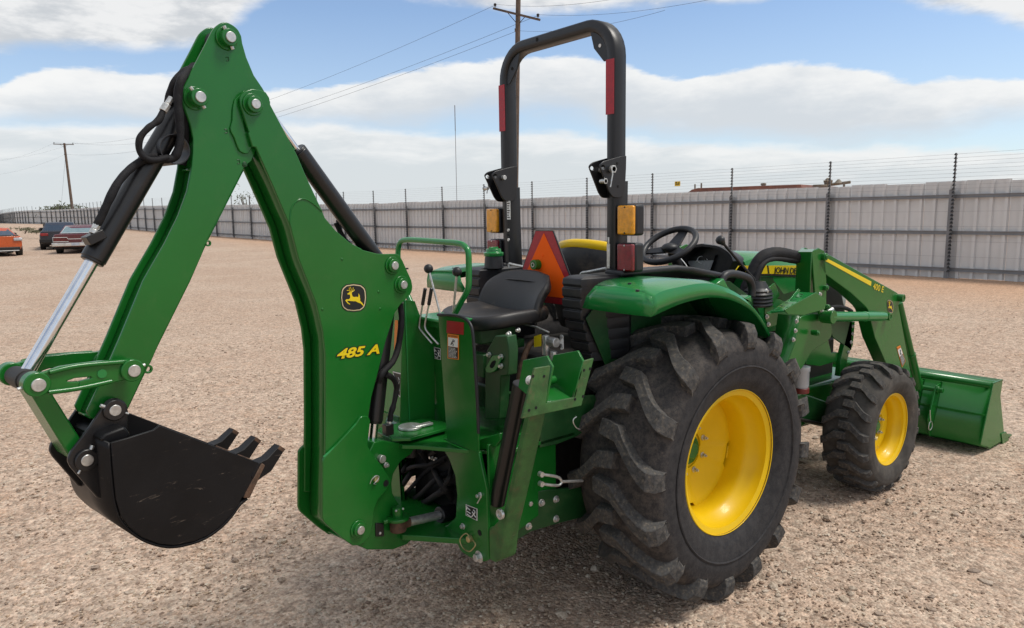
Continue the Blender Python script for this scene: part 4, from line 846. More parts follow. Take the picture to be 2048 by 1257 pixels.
# ---- rear fenders
OL = [(1303.5,633),(1336,618),(1365,606),(1404,596.5),(1433,594.5),(1463,600),(1492,613.5),(1511.5,631),(1531,660.5),(1543,686),(1551.6,711.5)]
OU = [(1305.5,593),(1328,581.5),(1355,574.7),(1394,567.2),(1424,567),(1449,573.5),(1472.5,584.5),(1496,602),(1518,627),(1533.5,652),(1546,684)]
YO = -.80
for s in (1, -1):
    mm = (lambda p: p) if s == 1 else mir
    lowr = crv([PY(x, y, YO) for x, y in OL], 3); uppr = crv([PY(x, y, YO) for x, y in OU], 3)
    n = len(lowr); rows = []
    r0, r1, r2, r3, r4, r5 = [], [], [], [], [], []
    for i in range(n):
        l_, u_ = lowr[i], uppr[i]; tt = i/(n-1)
        hgt = (u_-l_).length
        r0.append(l_); r1.append(l_.lerp(u_, .55)+V((0, -.006, 0))); r2.append(u_+V((0, .004, 0)))
        nrm = (u_-V((0, YO, .62))).normalized(); 
        r3.append(u_+V((0, .05, 0))+V((0,0,.016))*(1-tt*.6)); 
        top = max(0.0, 1-tt*1.15)
        r4.append(u_+V((0, .20, .022*top))); r5.append(u_+V((0, .31+.05*min(1, tt*3), .020*top)))
    mb = MB(); mb.grid([[mm(p) for p in r] for r in (r0, r1, r2, r3, r4, r5)]); FD = mb.build('fender', GREENP, TR, solid=.004*s if s == 1 else -.004, smooth=38)
    # flat rear face between the outer and inner corner
    a = lowr[0]; n_ = 9; bot = [V((a.x-.012*math.sin(math.pi*i/n_), YO+(.375*i/n_), a.z)) for i in range(n_+1)]
    tz = [uppr[0]+V((0,.004,0)), r3[0], uppr[0]+V((0,.12,.020)), r4[0], r5[0]]
    ty = [V((uppr[0].x, YO+.004+(.30*i/n_), float(np.interp(.30*i/n_, [0,.05,.20,.31], [uppr[0].z, r3[0].z, r4[0].z, r5[0].z])))) for i in range(n_+1)]
    mid_ = [p.lerp(q_, .5)+V((-.012,0,.006)) for p, q_ in zip(bot, ty)]
    mid_[0] = r1[0]; bot[0] = r0[0]; ty[0] = r2[0]
    mb = MB(); mb.grid([[mm(p) for p in r] for r in (bot, mid_, ty)]); mb.build('fender_rear', GREENP, FD, solid=.004 if s == -1 else -.004, smooth=40)
    mb = MB(); mb.prism([mm(PY(x, y, -.44)) for x, y in ((1173,637),(1215,738),(1262,850),(1500,850),(1545,705),(1510,600),(1460,562),(1350,560),(1260,572),(1205,592))], (0, .006*s, 0)); mb.build('inner_fender', DGREEN, FD, bevel=.001)
    for x, y in ((1259,569),(1275,583)):
        c0 = mm(PZ(x, y, 1.452)); q = MB(); q.cyl(c0, c0+V((0,0,.008)), .008, 8); q.build('bolt', PLASTIC, FD, bevel=.001)
    mb = MB(); mb.prism([mm(V(p)) for p in ((-.36,-.47,1.462),(.02,-.47,1.462),(.10,-.50,1.455),(.36,-.50,1.405),(.36,-.36,1.405),(-.36,-.36,1.462))], (0,0,.030)); mb.build('console_trim', PLASTIC, FD, bevel=.012, seg=3)
bolt(1243, 657, -.445, .007, .008, TR, pl=PY); bolt(1452, 628, -.445, .006, .006, TR, pl=PY)
q = MB(); q.prism([PY(x, y, -.36) for x, y in rnd([(1325,546,3),(1345,543,4),(1362,550),(1320,551)], 3)], (0,.03,0)); q.build('switch_pod', PLASTIC, TR, bevel=.003)
# grab handle on the fender and its pedestal
mb = MB(); mb.tube(crv([PY(x, y, -.50) for x, y in ((1442,563),(1449,551),(1462,547),(1480,550),(1496,556),(1502,566),(1504,578),(1503,592))], 5), .020, 12); GH = mb.build('grab_handle', PLASTIC, TR, smooth=60)
mb = MB(); mb.prism([PY(x, y, -.53) for x, y in ((1432,568),(1448,556),(1456,572),(1480,600),(1503,590),(1504,605),(1496,606),(1470,588),(1450,576))], (0,.07,0)); mb.build('handle_base', GREENP, GH, bevel=.006)
# floor
mb = MB(); mb.box((.62,0,.86),(1.1,.80,.02)); mb.build('operator_platform', PLASTIC, TR, bevel=.004)

# ---- roll-over frame
def rect_sweep(path, wx, wy, m, name, par, bev=.008):
    """rectangular tube in a y-z plane: wx along X, wy in the plane"""
    P_ = [V(p) for p in path]; rows = []
    for i, p in enumerate(P_):
        t_ = (P_[min(i+1, len(P_)-1)]-P_[max(i-1, 0)]).normalized(); nn = V((1,0,0)).cross(t_).normalized()
        c = bev; hx, hy = wx/2, wy/2; sec = []
        for sx_, sy_ in ((-1,-1),(1,-1),(1,1),(-1,1)):
            e = ((0, c), (c, 0)) if sx_*sy_ > 0 else ((c, 0), (0, c))
            for a, b_ in e: sec.append(p+V((1,0,0))*(sx_*(hx-a))+nn*(sy_*(hy-b_)))
        rows.append(sec)
    mb = MB(); mb.grid(rows, close=True); n = len(sec); mb.f += [tuple(range(n)), tuple(range((len(rows)-1)*n+n-1, (len(rows)-1)*n-1, -1))]
    return mb.build(name, m, par, smooth=50)
XR = -.30; HY = .376
right = [(XR, -HY, 1.90), (XR, -HY, 2.20), (XR, -HY, 2.38)]
arc = [(XR, -HY+.15*(1-math.cos(a)), 2.41+.15*math.sin(a)) for a in np.linspace(0, math.pi/2, 9)]
half = right+arc; hoop = half+[(x, -y, z) for x, y, z in reversed(half)]
RO = rect_sweep(hoop, .078, .052, ROPSM, 'roll_bar', TR)
for s in (1, -1):
    mm = (lambda p: V(p)) if s == 1 else (lambda p: mir(V(p)))
    HP = [(1199,330,5),(1207,322,4),(1242,312),(1253,311),(1252.5,335),(1250,386,8),(1241,395.5,6),(1226,394.5,6),(1219,384,5)]
    hole = [(1206+4*math.cos(a), 334+4.4*math.sin(a)) for a in np.linspace(0, 2*math.pi, 12, endpoint=False)]
    pl_ = [PY(x, y, -HY-.0355) for x, y in keyhole(rnd(HP, 4), hole)]
    KN = MB().prism([mm(p) for p in pl_], (0, .008*s, 0)).build('hinge_plate', ROPSM, RO, bevel=.002)
    MB().prism([mm(p+V((0,.063,0))) for p in pl_], (0, .008*s, 0)).build('hinge_plate', ROPSM, RO, bevel=.002)
    for (x, y, r) in ((1221.5,338,.012), (1205,362,.009), (1234.6,326,.006), (1236,372,.006)):
        b0 = PY(x, y, -HY-.0355); p0, p1_ = mm(b0+V((0,-.020 if r > .008 else -.002,0))), mm(b0+V((0,(.09 if r > .01 else .012) if r > .008 else .004,0))); q = MB(); q.cyl(p0, p1_, r, 12)
        if r > .008: q.cyl(p0, p0.lerp(p1_, .1), r*1.5, 6)
        q.build('hinge_bolt', ZINC if r > .008 else VOID, KN, bevel=.001)
    c0 = mm(PY(1221.5,338,-HY-.058)); q = MB(); q.tube([c0+V((0,0,.015)), c0+V((.008,-.004*s,-.02)), c0+V((-.006,-.004*s,-.075))], .003, 6); q.build('retaining_pin', ZINC, KN)
    path = [(XR+.01, -HY, 1.88), (XR+.01, -HY+.002, 1.70), (XR+.015, -HY+.006, 1.45), (XR+.02, -HY+.01, 1.15)]
    lo = rect_sweep([mm(p) for p in path], .088, .056, ROPSM, 'roll_bar_post', RO)
    mb = MB(); mb.prism([mm(p) for p in ((XR-.041, -HY-.024, 2.165), (XR-.041, -HY+.024, 2.165), (XR-.041, -HY+.024, 2.395), (XR-.041, -HY-.024, 2.395))], (-.0015,0,0)); mb.build('reflective_tape', REFL, RO)
# corner gussets
for s in (1, -1):
    pts = [V((XR-.028, -s*(HY-.02), 2.45)), V((XR-.028, -s*(HY-.02), 2.395)), V((XR-.028, -s*(HY-.05), 2.395)), V((XR-.028, -s*(HY-.11), 2.46)), V((XR-.028, -s*(HY-.135), 2.545)), V((XR-.028, -s*(HY-.09), 2.53))]
    mb = MB(); mb.prism(pts, (.006,0,0)); mb.build('corner_gusset', ROPSM, RO, bevel=.001)
    c0 = V((XR-.029, -s*(HY-.072), 2.465)); q = MB(); q.cyl(c0, c0+V((-.001,0,0)), .008, 12); q.build('gusset_hole_disc', WHITE if s == 1 else VOID, RO)  # white disc paints bright sky through the hole, near-black disc its shade
q = MB(); q.cyl((XR-.0385,.10,2.565),(XR-.0395,.10,2.565), .010, 12); q.build('bolt_hole', VOID, RO)
# lamps on the posts
def lamp(px0, py0, px1, py1, m, nm, s, xl=-.34):
    a, b_ = PX(px0, py0, xl), PX(px1, py1, xl); c0 = (a+b_)/2; dy, dz_ = abs(a.y-b_.y), abs(a.z-b_.z)
    if s < 0: c0 = mir(c0)
    q = MB(); q.box(c0+V((.036,0,0)), (.060, dy*1.02, dz_*1.04)); hs_ = q.build(nm+'_housing', PLASTIC, TR, bevel=.012, seg=3)
    q = MB(); q.box(c0+V((0,0,0)), (.022, dy*.97, dz_*.97)); q.build(nm, m, hs_, bevel=.008, seg=3)
    for z in (.43, -.43): q = MB(); q.cyl(c0+V((-.011,0,dz_*z)), c0+V((-.0125,0,dz_*z)), .004, 8); q.build('lens_screw', ZINC if m is REDL else IRON, hs_)
    q = MB(); q.box(c0+V((.05, (dy*.5+.02)*(1 if s > 0 else -1), 0)), (.02, .08, .04)); q.build('lamp_bracket', ROPSM, hs_, bevel=.002)
for s in (1, -1):
    lamp(1236.5, 410, 1269, 470, AMBER, 'amber_lamp', s); lamp(1236, 486, 1268, 544, REDL, 'red_lamp', s)
# serial label and slider on the posts
q = MB(); p0 = V((XR-.0365, HY-.022, 1.81)); q.prism([p0, p0+V((0,-.028,0)), p0+V((0,-.028,-.095)), p0+V((0,0,-.095))], (-.0012,0,0)); q_ = q.build('serial_label', WHITE, RO)
q = MB()
for i in range(7): zz = 1.80-i*.012; q.prism([V((XR-.0385, HY-.026, zz)), V((XR-.0385, HY-.046+.004*(i%3), zz)), V((XR-.0385, HY-.046+.004*(i%3), zz-.005)), V((XR-.0385, HY-.026, zz-.005))], (-.0006,0,0))
q.build('serial_print', LBLACK, q_)
for z in (1.66, 1.635, 1.61): q = MB(); p0 = V((XR-.034, HY-.03, z)); q.cyl(p0, p0+V((-.005,0,0)), .008, 10); q.build('bolt', ZINC if z != 1.635 else VOID, RO)
q = MB(); p0 = V((XR-.034, -HY+.012, 1.55)); q.box(p0, (.006,.018,.11)); q.cyl(p0+V((0,0,.05)), p0+V((0,0,.085)), .005, 8); q.build('latch_bar', ZINC, RO, bevel=.001)
# pull rods of the lower links
for (x0, y0, x1, y1, xx) in ((1018,527,1047,533,-.42), (1163,546,1212,536,-.42)):
    a, b_ = PX(x0, y0, xx), PX(x1, y1, xx+.03); q = MB(); q.tube(crv([a+V((0,0,-.02)), a, a.lerp(b_, .3), b_], 4), .0065, 8); q.build('pull_rod', ZINC, TR, smooth=60)
# slow-moving-vehicle triangle
XV = -.43; zt, hb = 1.665, .315
def tri(k_, x, m, nm, par, th=.003, topw=.062, botw=.238, cut=None):
    y0 = -.04
    pts = [V((x, y0+topw*k_, zt-(1-k_)*.10)), V((x, y0-topw*k_, zt-(1-k_)*.10)), V((x, y0-botw*k_, zt-hb+(1-k_)*.06)), V((x, y0-botw*k_+.02, zt-hb-.03+(1-k_)*.06)), V((x, y0+botw*k_-.02, zt-hb-.03+(1-k_)*.06)), V((x, y0+botw*k_, zt-hb+(1-k_)*.06))]
    mb = MB(); mb.prism(pts, (th,0,0)); return mb.build(nm, m, par, bevel=.001)
SM = tri(1.0, XV, PLASTIC, 'slow_vehicle_sign', TR, .006)
tri(.955, XV-.0015, REFL, 'red_border', SM, .001)
mb = MB(); mb.prism([V((XV-.003, -.04, zt-.012)), V((XV-.003, -.245, zt-hb+.004)), V((XV-.003, .165, zt-hb+.004))], (.001,0,0)); mb.build('orange_triangle', ORANGE, SM)
q = MB(); q.cyl((XV-.003,-.03,zt-.12),(XV-.006,-.03,zt-.12), .005, 10); q.build('rivet', ORANGE, SM)
p0 = PX(1068, 529, XV-.03); q = MB(); q.cyl(p0, p0+V((.03,0,0)), .024, 20); q.ring(p0, p0-V((.006,0,0)), .024, .013, 20); bq = q.build('top_link_boss', GREEN, TR, bevel=.002)
q = MB(); q.ring(p0-V((.007,0,0)), p0-V((.009,0,0)), .011, .008, 16); q.build('boss_clip', ZINC, bq)
# tractor seat
mb = MB(); rows = []
for i, (z, x, wv) in enumerate(((1.16,-.06,.20),(1.27,-.09,.215),(1.39,-.105,.222),(1.48,-.112,.215),(1.535,-.112,.185),(1.556,-.105,.13))):
    rows.append([V((x+.05*u*u-.0, .015+u*wv, z-(.012*u*u if i > 3 else 0))) for u in np.linspace(-1, 1, 13)])
mb.grid(rows); TS = mb.build('tractor_seat', VINYL, TR, solid=-.07, smooth=70, subsurf=1)
mb = MB(); mb.tube(crv([V((x+.05*(y/.2)**2, .015+y, z)) for x, y, z in ((-.125,-.222,1.44),(-.135,-.215,1.515),(-.14,-.178,1.563),(-.143,-.09,1.580),(-.145,0,1.584),(-.143,.09,1.580),(-.14,.178,1.563),(-.135,.215,1.515),(-.125,.222,1.44))], 4), .030, 10); mb.build('yellow_seat_trim', YELLOW, TS, smooth=60)
mb = MB(); mb.box((.18,0,1.16),(.44,.44,.12)); mb.box((.1,0,1.0),(.3,.3,.25)); mb.build('seat_cushion', VINYL, TS, bevel=.03, seg=3)
mb = MB(); mb.box((-.118,.015,1.45),(.012,.26,.12)); mb.build('seat_back_pocket', PLASTIC, TS, bevel=.008)
# plastic fuel tanks
for s in (1, -1):
    prof_ = [(1.00,.0),(1.05,.018)]
    z = 1.05; 
    rows = []
    def sect(z, xo, y0, y1, x1):
        return [V((xo, s*y0, z)), V((xo, s*y1, z)), V((x1, s*(y1-.02), z)), V((x1, s*y0, z))]
    zs = []
    for i in range(7):
        zb = 1.10+i*.048; q_ = max(0, (1.30-zb))*.35
        zs += [(zb, -.565+q_), (zb+.034, -.567+q_*.9), (zb+.038, -.558+q_*.9), (zb+.044, -.558+q_*.85)]
    zs += [(1.440,-.565),(1.465,-.560),(1.475,-.545)]
    for z, xo in zs:
        cut = .012 if z > 1.47 else 0
        rows.append([V((xo+cut, s*(-.305-cut), z)), V((xo+cut, s*(-.42+cut), z)), V((-.30, s*(-.46+cut), z)), V((-.20, s*(-.40+cut), z)), V((-.20, s*(-.30-cut), z))])
    mb = MB(); mb.grid(rows, close=True); n = len(rows); mb.f += [(4,3,2,1,0), tuple((n-1)*5+i for i in range(5))]
    TK = mb.build('fuel_tank', PLASTIC, TR, bevel=.008, seg=3, smooth=30)
    if s == -1:
        c0 = PX(988, 545, -.46); c0.z = 1.47; q = MB(); q.lathe([(0,0),(.050,0),(.046,.05),(.044,.066),(0,.066)], 'z', 24, c0); q.build('filler_neck', PLASTIC, TK, bevel=.002)
        q = MB(); q.lathe([(0,.062),(.047,.062),(.051,.072),(.051,.080),(.046,.083),(.040,.084),(.038,.100),(0,.102)], 'z', 28, c0); q.box(c0+V((0,0,.103)), (.05,.018,.012)); q.build('filler_cap', GREENP, TK, bevel=.002)
# steering wheel, dash, hood
SWc = PY(1338, 490, 0.0); an = R_(35); nn = V((-math.sin(an), 0, math.cos(an))); e1 = V((0,1,0)); e2 = nn.cross(e1)
mb = MB(); mb.tube([SWc+(e1*math.cos(a)+e2*math.sin(a))*.155 for a in np.linspace(0, 2*math.pi, 49)], .0175, 12, cap=False); SWo = mb.build('steering_wheel', PLASTIC, TR, smooth=80)
mb = MB(); mb.sphere(SWc-nn*.02, .05, 20, 12, (1,1,.6))
for a, w in ((.35, .020), (2.79, .020), (-1.57, .028)):
    d = e1*math.cos(a)+e2*math.sin(a); pp = e1*(-math.sin(a))+e2*math.cos(a)
    mb.prism([SWc-nn*.02+d*.02+pp*w*1.6, SWc-nn*.008+d*.155+pp*w, SWc-nn*.008+d*.155-pp*w, SWc-nn*.02+d*.02-pp*w*1.6], -nn*.012)
mb.cyl(SWc-nn*.05, SWc-nn*.25, .028, 16); mb.build('wheel_spokes', PLASTIC, SWo, bevel=.004)
CW = [(1345,530),(1352,512),(1376,492,10),(1402,487),(1440,492,12),(1462,508,10),(1466,522),(1452,550),(1440,572),(1350,572)]
P_ = [PX(x, y, .86) for x, y in rnd(CW, 5)]; cen = sum(P_, V())/len(P_); cen.y = 0
mb = MB(); out = P_; inn = [p.lerp(cen, .17)+V((0,0,-.004)) for p in P_]
rows = [[p.lerp(cen, .05)+V((.15,0,-.03)) for p in out], [p+V((.03,0,0)) for p in out], out, inn, [p.lerp(cen, .08)+V((.10,0,-.008)) for p in inn]]
mb.grid(rows, close=True); mb.f.append(tuple(range(4*len(out), 5*len(out)))); DS = mb.build('dashboard', PLASTIC, TR, smooth=40)
mb = MB(); mb.prism([PX(x, y, .945) for x, y in ((1374,521),(1428,520),(1420,541),(1387,541))], (-.004,0,0)); SC = mb.build('instrument_display', GREYP, DS, bevel=.001)
q = MB(); q.prism([PX(x, y, .948) for x, y in ((1370,512),(1432,509),(1428,519),(1375,519.5))], (-.004,0,0)); q.build('gauge_strip', LBLACK, DS)
q = MB(); q.ring(PX(1402,519,.94), PX(1402,519,.938), .022, .019, 24); q.build('gauge_dial', WHITE, DS)
q = MB(); q.tube([PX(1396,517,.936), PX(1391,524,.936)], .0018, 5); q.tube([PX(1413,517,.936),PX(1415,519,.936)], .002, 5); q.build('gauge_needle', WHITE, DS)
mb = MB(); mb.tube(crv([PX(1362,517,.80), PX(1371,528,.78), PX(1378,540,.77), PX(1381,549,.77)], 4), .003, 6); mb.build('lever_cable', WHITE, DS)
mb = MB(); mb.box((.84,.06,1.20),(.16,.26,.28)); mb.build('steering_console', PLASTIC, DS, bevel=.03, seg=3)
# hood
sec = []
for x, hwid, zt_, zs_, zb in ((.98,.250,1.475,1.34,1.02),(1.04,.262,1.492,1.36,1.02),(1.30,.270,1.485,1.355,1.02),(1.65,.268,1.455,1.335,.98),(1.95,.258,1.405,1.30,.94),(2.10,.245,1.350,1.27,.92),(2.17,.225,1.27,1.22,.90),(2.19,.205,1.16,1.14,.88)):
    half = [V((x, -hwid, zb)), V((x, -hwid, zs_-.12)), V((x, -hwid-.004, zs_-.02)), V((x, -hwid+.012, zs_+.03)), V((x, -hwid*.80, zt_-.030)), V((x, -hwid*.55, zt_-.006)), V((x, -hwid*.25, zt_+.003))]
    sec.append(half+[V((x, 0, zt_+.004))]+[mir(p) for p in reversed(half)])
mb = MB(); mb.grid(sec); n = len(sec[0]); mb.f += [tuple(range(n-1, -1, -1)), tuple((len(sec)-1)*n+i for i in range(n))]; HD = mb.build('hood', GREENP, TR, bevel=.0, smooth=32)
YH = -.2765
q = MB(); q.prism([PY(x, y, YH) for x, y in ((1466,548),(1477,531),(1490,530.5),(1492,547)) ], (0,.002,0)); q.build('hood_stripe', DECALY, HD)
q = MB(); q.prism([PY(x, y, YH) for x, y in ((1467,548),(1479,531),(1690,530),(1690,552),(1540,547))], (0,.004,0)); q.build('hood_stripe', DECALY, HD)
q = MB(); q.prism([PY(x, y, YH-.0008) for x, y in ((1534,530.6),(1537,530.6),(1539,546.5),(1536,546.5))], (0,.0006,0)); q.build('stripe_gap', LBLACK, HD)
q = MB(); q.prism([PY(x, y, YH-.0004) for x, y in ((1467,548),(1540,547),(1690,552),(1690,557),(1540,551),(1467,551))], (0,.003,0)); q.build('stripe_edge', LBLACK, HD)
a0, a1 = PY(1547, 545.3, YH), PY(1608, 547.3, YH)
me_, rx = lettering('hood_lettering', 'JOHN DEERE', a0, a1, V((0,0,1)), LBLACK, HD, h=.036, offset=.02, lift=.003, space=.9)
mb = MB(); mb.prism([PY(x, y, -.27) for x, y in ((1520,552),(1650,556),(1690,560),(1690,650),(1610,640),(1560,600),(1520,590))], (0,.54,0)); mb.build('engine_side_panel', DGREEN, HD, bevel=.01)
mb = MB(); mb.prism([PY(x, y, -.285) for x, y in rnd([(1652,566),(1680,566,6),(1687,600),(1690,632,8),(1662,640),(1654,640)], 3)], (0,.5,0)); mb.build('front_grille', PLASTIC, HD, bevel=.01)
mb = MB(); mb.prism([PY(x, y, -.275) for x, y in rnd([(1676,572),(1688,578,4),(1692,600),(1690,616,4),(1684,600)], 3)], (0,.06,0)); mb.build('headlight', CLEAR, HD, bevel=.004)
# loader control: boot, lever, knob
mb = MB(); rows = []
B0 = [(1497,563),(1512,559),(1530,561),(1540,570)]
for i in range(15):
    t_ = i/14; zc = 1.36-t_*.135; wv = .032+.029*min(1, t_*2.2)+(.006 if i % 2 and i > 4 else 0); cx = PY(1516, 575, -.42).x+.005*t_
    rows.append([V((cx+wv*1.25*math.cos(a)*min(1, 1.25/max(abs(math.cos(a)), abs(math.sin(a)))*.8), -.42+wv*1.15*math.sin(a)*min(1, 1.25/max(abs(math.cos(a)), abs(math.sin(a)))*.8), zc)) for a in np.linspace(0, 2*math.pi, 24, endpoint=False)])
mb.grid(rows, close=True); mb.f.append(tuple(range(24))); mb.f.append(tuple(14*24+i for i in range(23,-1,-1))); BT = mb.build('lever_boot', PLASTIC, TR, smooth=50)
a, b_ = PY(1441, 480, -.42), PY(1512, 562, -.42); q = MB(); q.tube([a, a.lerp(b_, .5), a.lerp(b_, .93), b_+V((0,0,-.03))], .0075, 10); q.build('loader_lever', PLASTIC, BT, smooth=60)
q = MB(); d = (a-b_).normalized(); q.tube([a-d*.035, a-d*.02, a, a+d*.012, a+d*.02], [.010,.015,.024,.022,.010], 14); q.build('lever_knob', PLASTIC, BT, smooth=80)
# ---- loader
YA = -.505
# mast box, bracket and step tray
mast = [PY(x, y, YA) for x, y in ((1624,502.5),(1638,495.5),(1649,501),(1653,560),(1653,625),(1640,628),(1630,584))]
def both(fn):
    for s in (1, -1): fn(s, (lambda p: V(p)) if s == 1 else (lambda p: mir(V(p))))
MASTO = {}
def f_mast(s, mm):
    mb = MB(); mb.prism([mm(p) for p in mast], (0, .012*s, 0)); mb.prism([mm(p+V((0,.078,0))) for p in mast], (0, .012*s, 0))
    mb.prism([mm(V((mast[0].x-.006, y, z))) for y, z in ((YA,mast[0].z),(YA+.090,mast[0].z),(YA+.090,mast[6].z-.02),(YA,mast[6].z-.02))], (.01,0,0))
    MASTO[s] = mb.build('loader_mast', GREEN, TR, bevel=.003)
    br = [(1600,632),(1630,626),(1655,628),(1664,650),(1664,674),(1652,684),(1625,700),(1605,735),(1590,752),(1569,766),(1566,745),(1580,712),(1592,680)]
    mb = MB(); mb.prism([mm(PY(x, y, -.47)) for x, y in rnd([p if len(p) == 3 else p+(10,) for p in br], 4)], (0,.016*s,0)); mb.build('mast_bracket', GREEN, MASTO[s], bevel=.003)
    mb = MB(); bp = [PY(x, y, -.47) for x, y in ((1600,632),(1592,680),(1580,712),(1566,745),(1569,766))]; mb.grid([[mm(p), mm(p+V((0,.13,0)))] for p in bp]); mb.build('bracket_web', GREEN, MASTO[s], solid=.012, smooth=60)
    mb = MB(); mb.prism([mm(PY(x, y, -.42)) for x, y in ((1655,641),(1704,642),(1703,700),(1666,674))], (0,.012*s,0)); mb.build('mast_panel', DGREEN, MASTO[s], bevel=.002)
    mb = MB(); mb.prism([mm(PY(x, y, -.40)) for x, y in ((1620,695),(1656,676),(1663,706),(1676,704),(1674,722),(1640,732),(1612,728))], (0,.03*s,0)); mb.build('mast_foot', GREEN, MASTO[s], bevel=.003)
    mb = MB(); mb.prism([mm(PY(x, y, -.42)) for x, y in ((1700,643),(1710,643),(1706,690),(1698,706),(1688,752),(1678,752),(1682,716))], (0,.03*s,0)); mb.build('front_strut', GREEN, MASTO[s], bevel=.002)
both(f_mast)
MA = MASTO[1]
for x, y in ((1706,652),(1705,667),(1702,684),(1697,704)): bolt(x, y, -.422, .008, .008, MA, pl=PY)
mb = MB(); mb.prism([PZ(1596,503,1.525), PZ(1604,494,1.525), PZ(1610,498,1.525), PZ(1630,497,1.525), PZ(1624,503,1.525)], (0,0,-.004)); mb.build('mast_cap', GREEN, MA, bevel=.001)
q = MB(); q.box(((mast[0].x+mast[2].x)/2-.01, YA+.06, mast[0].z+.001), (.09,.07,.002)); q.build('mast_opening', VOID, MA)  # near-black sheet painting the shade of the open mast top
for x, y in ((1640,588),(1643,620),(1593,642),(1591,661),(1587,679),(1533,582),(1534,633),(1537,648)): bolt(x, y, YA-.001 if x > 1600 else -.48, .009, .009, MA, pl=PY, m=ZINC)
for x, y, r in ((1646,513,.022),(1648,575,.016),(1651,613,.016),(1630,665,.016),(1656,635,.026)):
    p0 = PY(x, y, YA); q = MB(); q.cyl(p0+V((0,.02,0)), p0+V((0,-.022,0)), r, 18); q.cyl(p0, p0+V((0,-.028,0)), r*.6, 16); q.build('pin_boss', GREEN, MA, bevel=.003)
# step tray
zt0 = PY(1535, 623, -.55)
tray = [PY(1535,624,-.54), PY(1568,623,-.60), PY(1630,586,-.60), PY(1597,579,-.52)]
mb = MB(); mb.prism([PY(1536,624,-.50), PY(1571,620,-.60), PY(1632,585,-.60), PY(1600,583,-.50)], (0,0,-.008)); TY = mb.build('step_tray', GREENP, MA, bevel=.002)
mb = MB(); mb.prism([PY(x, y, -.602) for x, y in ((1569,619),(1632,584),(1653,600),(1650,618),(1608,630),(1576,628))], (0,.006,0)); mb.build('tray_side', GREEN, TY, bevel=.002)
mb = MB(); mb.prism([PY(x, y, -.52) for x, y in ((1534,625),(1575,605),(1597,577),(1601,580),(1580,611),(1538,629))], (0,.006,0)); mb.build('tray_lip', GREENP, TY, bevel=.001)
for i in range(5):
    t_ = i/4; p0 = PY(1562, 613, -.55).lerp(PY(1603, 590, -.55), t_); q = MB(); q.cyl(p0+V((0,0,.004)), p0+V((0,0,.006)), .008, 12); q.build('drain_hole', VOID, TY)
mb = MB(); mb.prism([PY(x, y, -.47) for x, y in ((1530,580),(1550,565),(1560,590),(1545,610),(1556,625),(1553,650),(1538,655),(1530,635))], (0,.008,0)); mb.build('tray_bracket', GREEN, MA, bevel=.002)
# loader arm
ARM = [(1640,502,8),(1652,505),(1797,586,8),(1803,598,6),(1797,610),(1821,742),(1836,790),(1806,800),(1776,735),(1750,675),(1742,642,8),(1737,618,12),(1718,600),(1702,585),(1650,547),(1640,530)]
ARMO = {}
def f_arm(s, mm):
    mb = MB(); mb.prism([mm(PY(x, y, YA)) for x, y in rnd(ARM, 5)], (0, .085*s, 0)); ARMO[s] = mb.build('loader_arm', GREEN, TR, bevel=.004)
    for x, y, r in ((1797.5,595,.026),(1771,632,.026)):
        p0 = mm(PY(x, y, YA)); q = MB(); q.cyl(p0+V((0,.1*s,0)), p0+V((0,-.030*s,0)), r, 20); q.ring(p0+V((0,-.030*s,0)), p0+V((0,-.034*s,0)), r, r*.5, 20); q.build('pin_boss', GREEN, ARMO[s], bevel=.003)
    a, b_ = mm(PY(1658,633,-.535)), mm(PY(1767,632,-.535)); q = MB(); q.cyl(a, b_, .0305, 24); q.cyl(a.lerp(b_, .62), a.lerp(b_, .635), .033, 24); lc = q.build('lift_cylinder', GREENP, ARMO[s], bevel=.003)
    q = MB(); q.cyl(a+V((0,-.03*s,0)), a+V((0,.04*s,0)), .04, 20); q.build('cylinder_eye', GREEN, lc, bevel=.003)
    a, b_ = mm(PY(1797,604,-.455)), mm(PY(1838,775,-.455)); c0 = a.lerp(b_, .60); q = MB(); q.cyl(a, c0, .026, 20); q.cyl(c0, b_, .030, 20); q.cyl(c0-(b_-a).normalized()*.012, c0+(b_-a).normalized()*.012, .033, 20); q.build('tilt_cylinder', GREEN, ARMO[s], bevel=.003)
both(f_arm); AR = ARMO[1]
q = MB(); q.prism([PY(x, y, YA-.001) for x, y in ((1650.5,514.5),(1742.5,562.5),(1741.5,571.5),(1650,521))], (0,-.0012,0)); q.build('arm_stripe', DECALY, AR)
a0, a1 = PY(1744.5, 577, YA), PY(1765.5, 584.5, YA); lettering('model_lettering', '400 E', a0, a1, V((0,0,1)), DECALY, AR, h=.040, offset=.008, lift=.003)
def p3_arm(u, v, l): return PY(1780.5+u*.058+v*.004, 612.5+v*.118+u*.02, YA-l)
badge(AR, p3_arm, LBLACK, CREAM, DECALY)
label_plate(AR, [(1793,694),(1800,690),(1811,722),(1804,734)], PY, YA-.001, d=V((0,-1,0)))
hose('loader_hose', [PY(1655,622,-.52), PY(1662,615,-.52), PY(1678,613,-.52), PY(1694,617,-.52), PY(1703,622,-.52)], .012, AR)
q = MB(); q.cyl(PY(1655,624,-.53), PY(1664,618,-.53), .014, 10); q.build('hose_fitting', ZINC, AR)
hose('hose_bundle', [PY(1490,600,-.34), PY(1494,582,-.34), PY(1503,558,-.345), PY(1513,533,-.35), PY(1524,517,-.36), PY(1540,509,-.37), PY(1560,508,-.385), PY(1582,512,-.40), PY(1606,517,-.42)], .040, TR, wob=.08)
hose('hose_bundle', [PY(1502,590,-.40), PY(1512,556,-.40), PY(1526,528,-.405), PY(1546,518,-.41), PY(1575,519,-.42), PY(1600,522,-.43)], .012, TR, wob=.1)
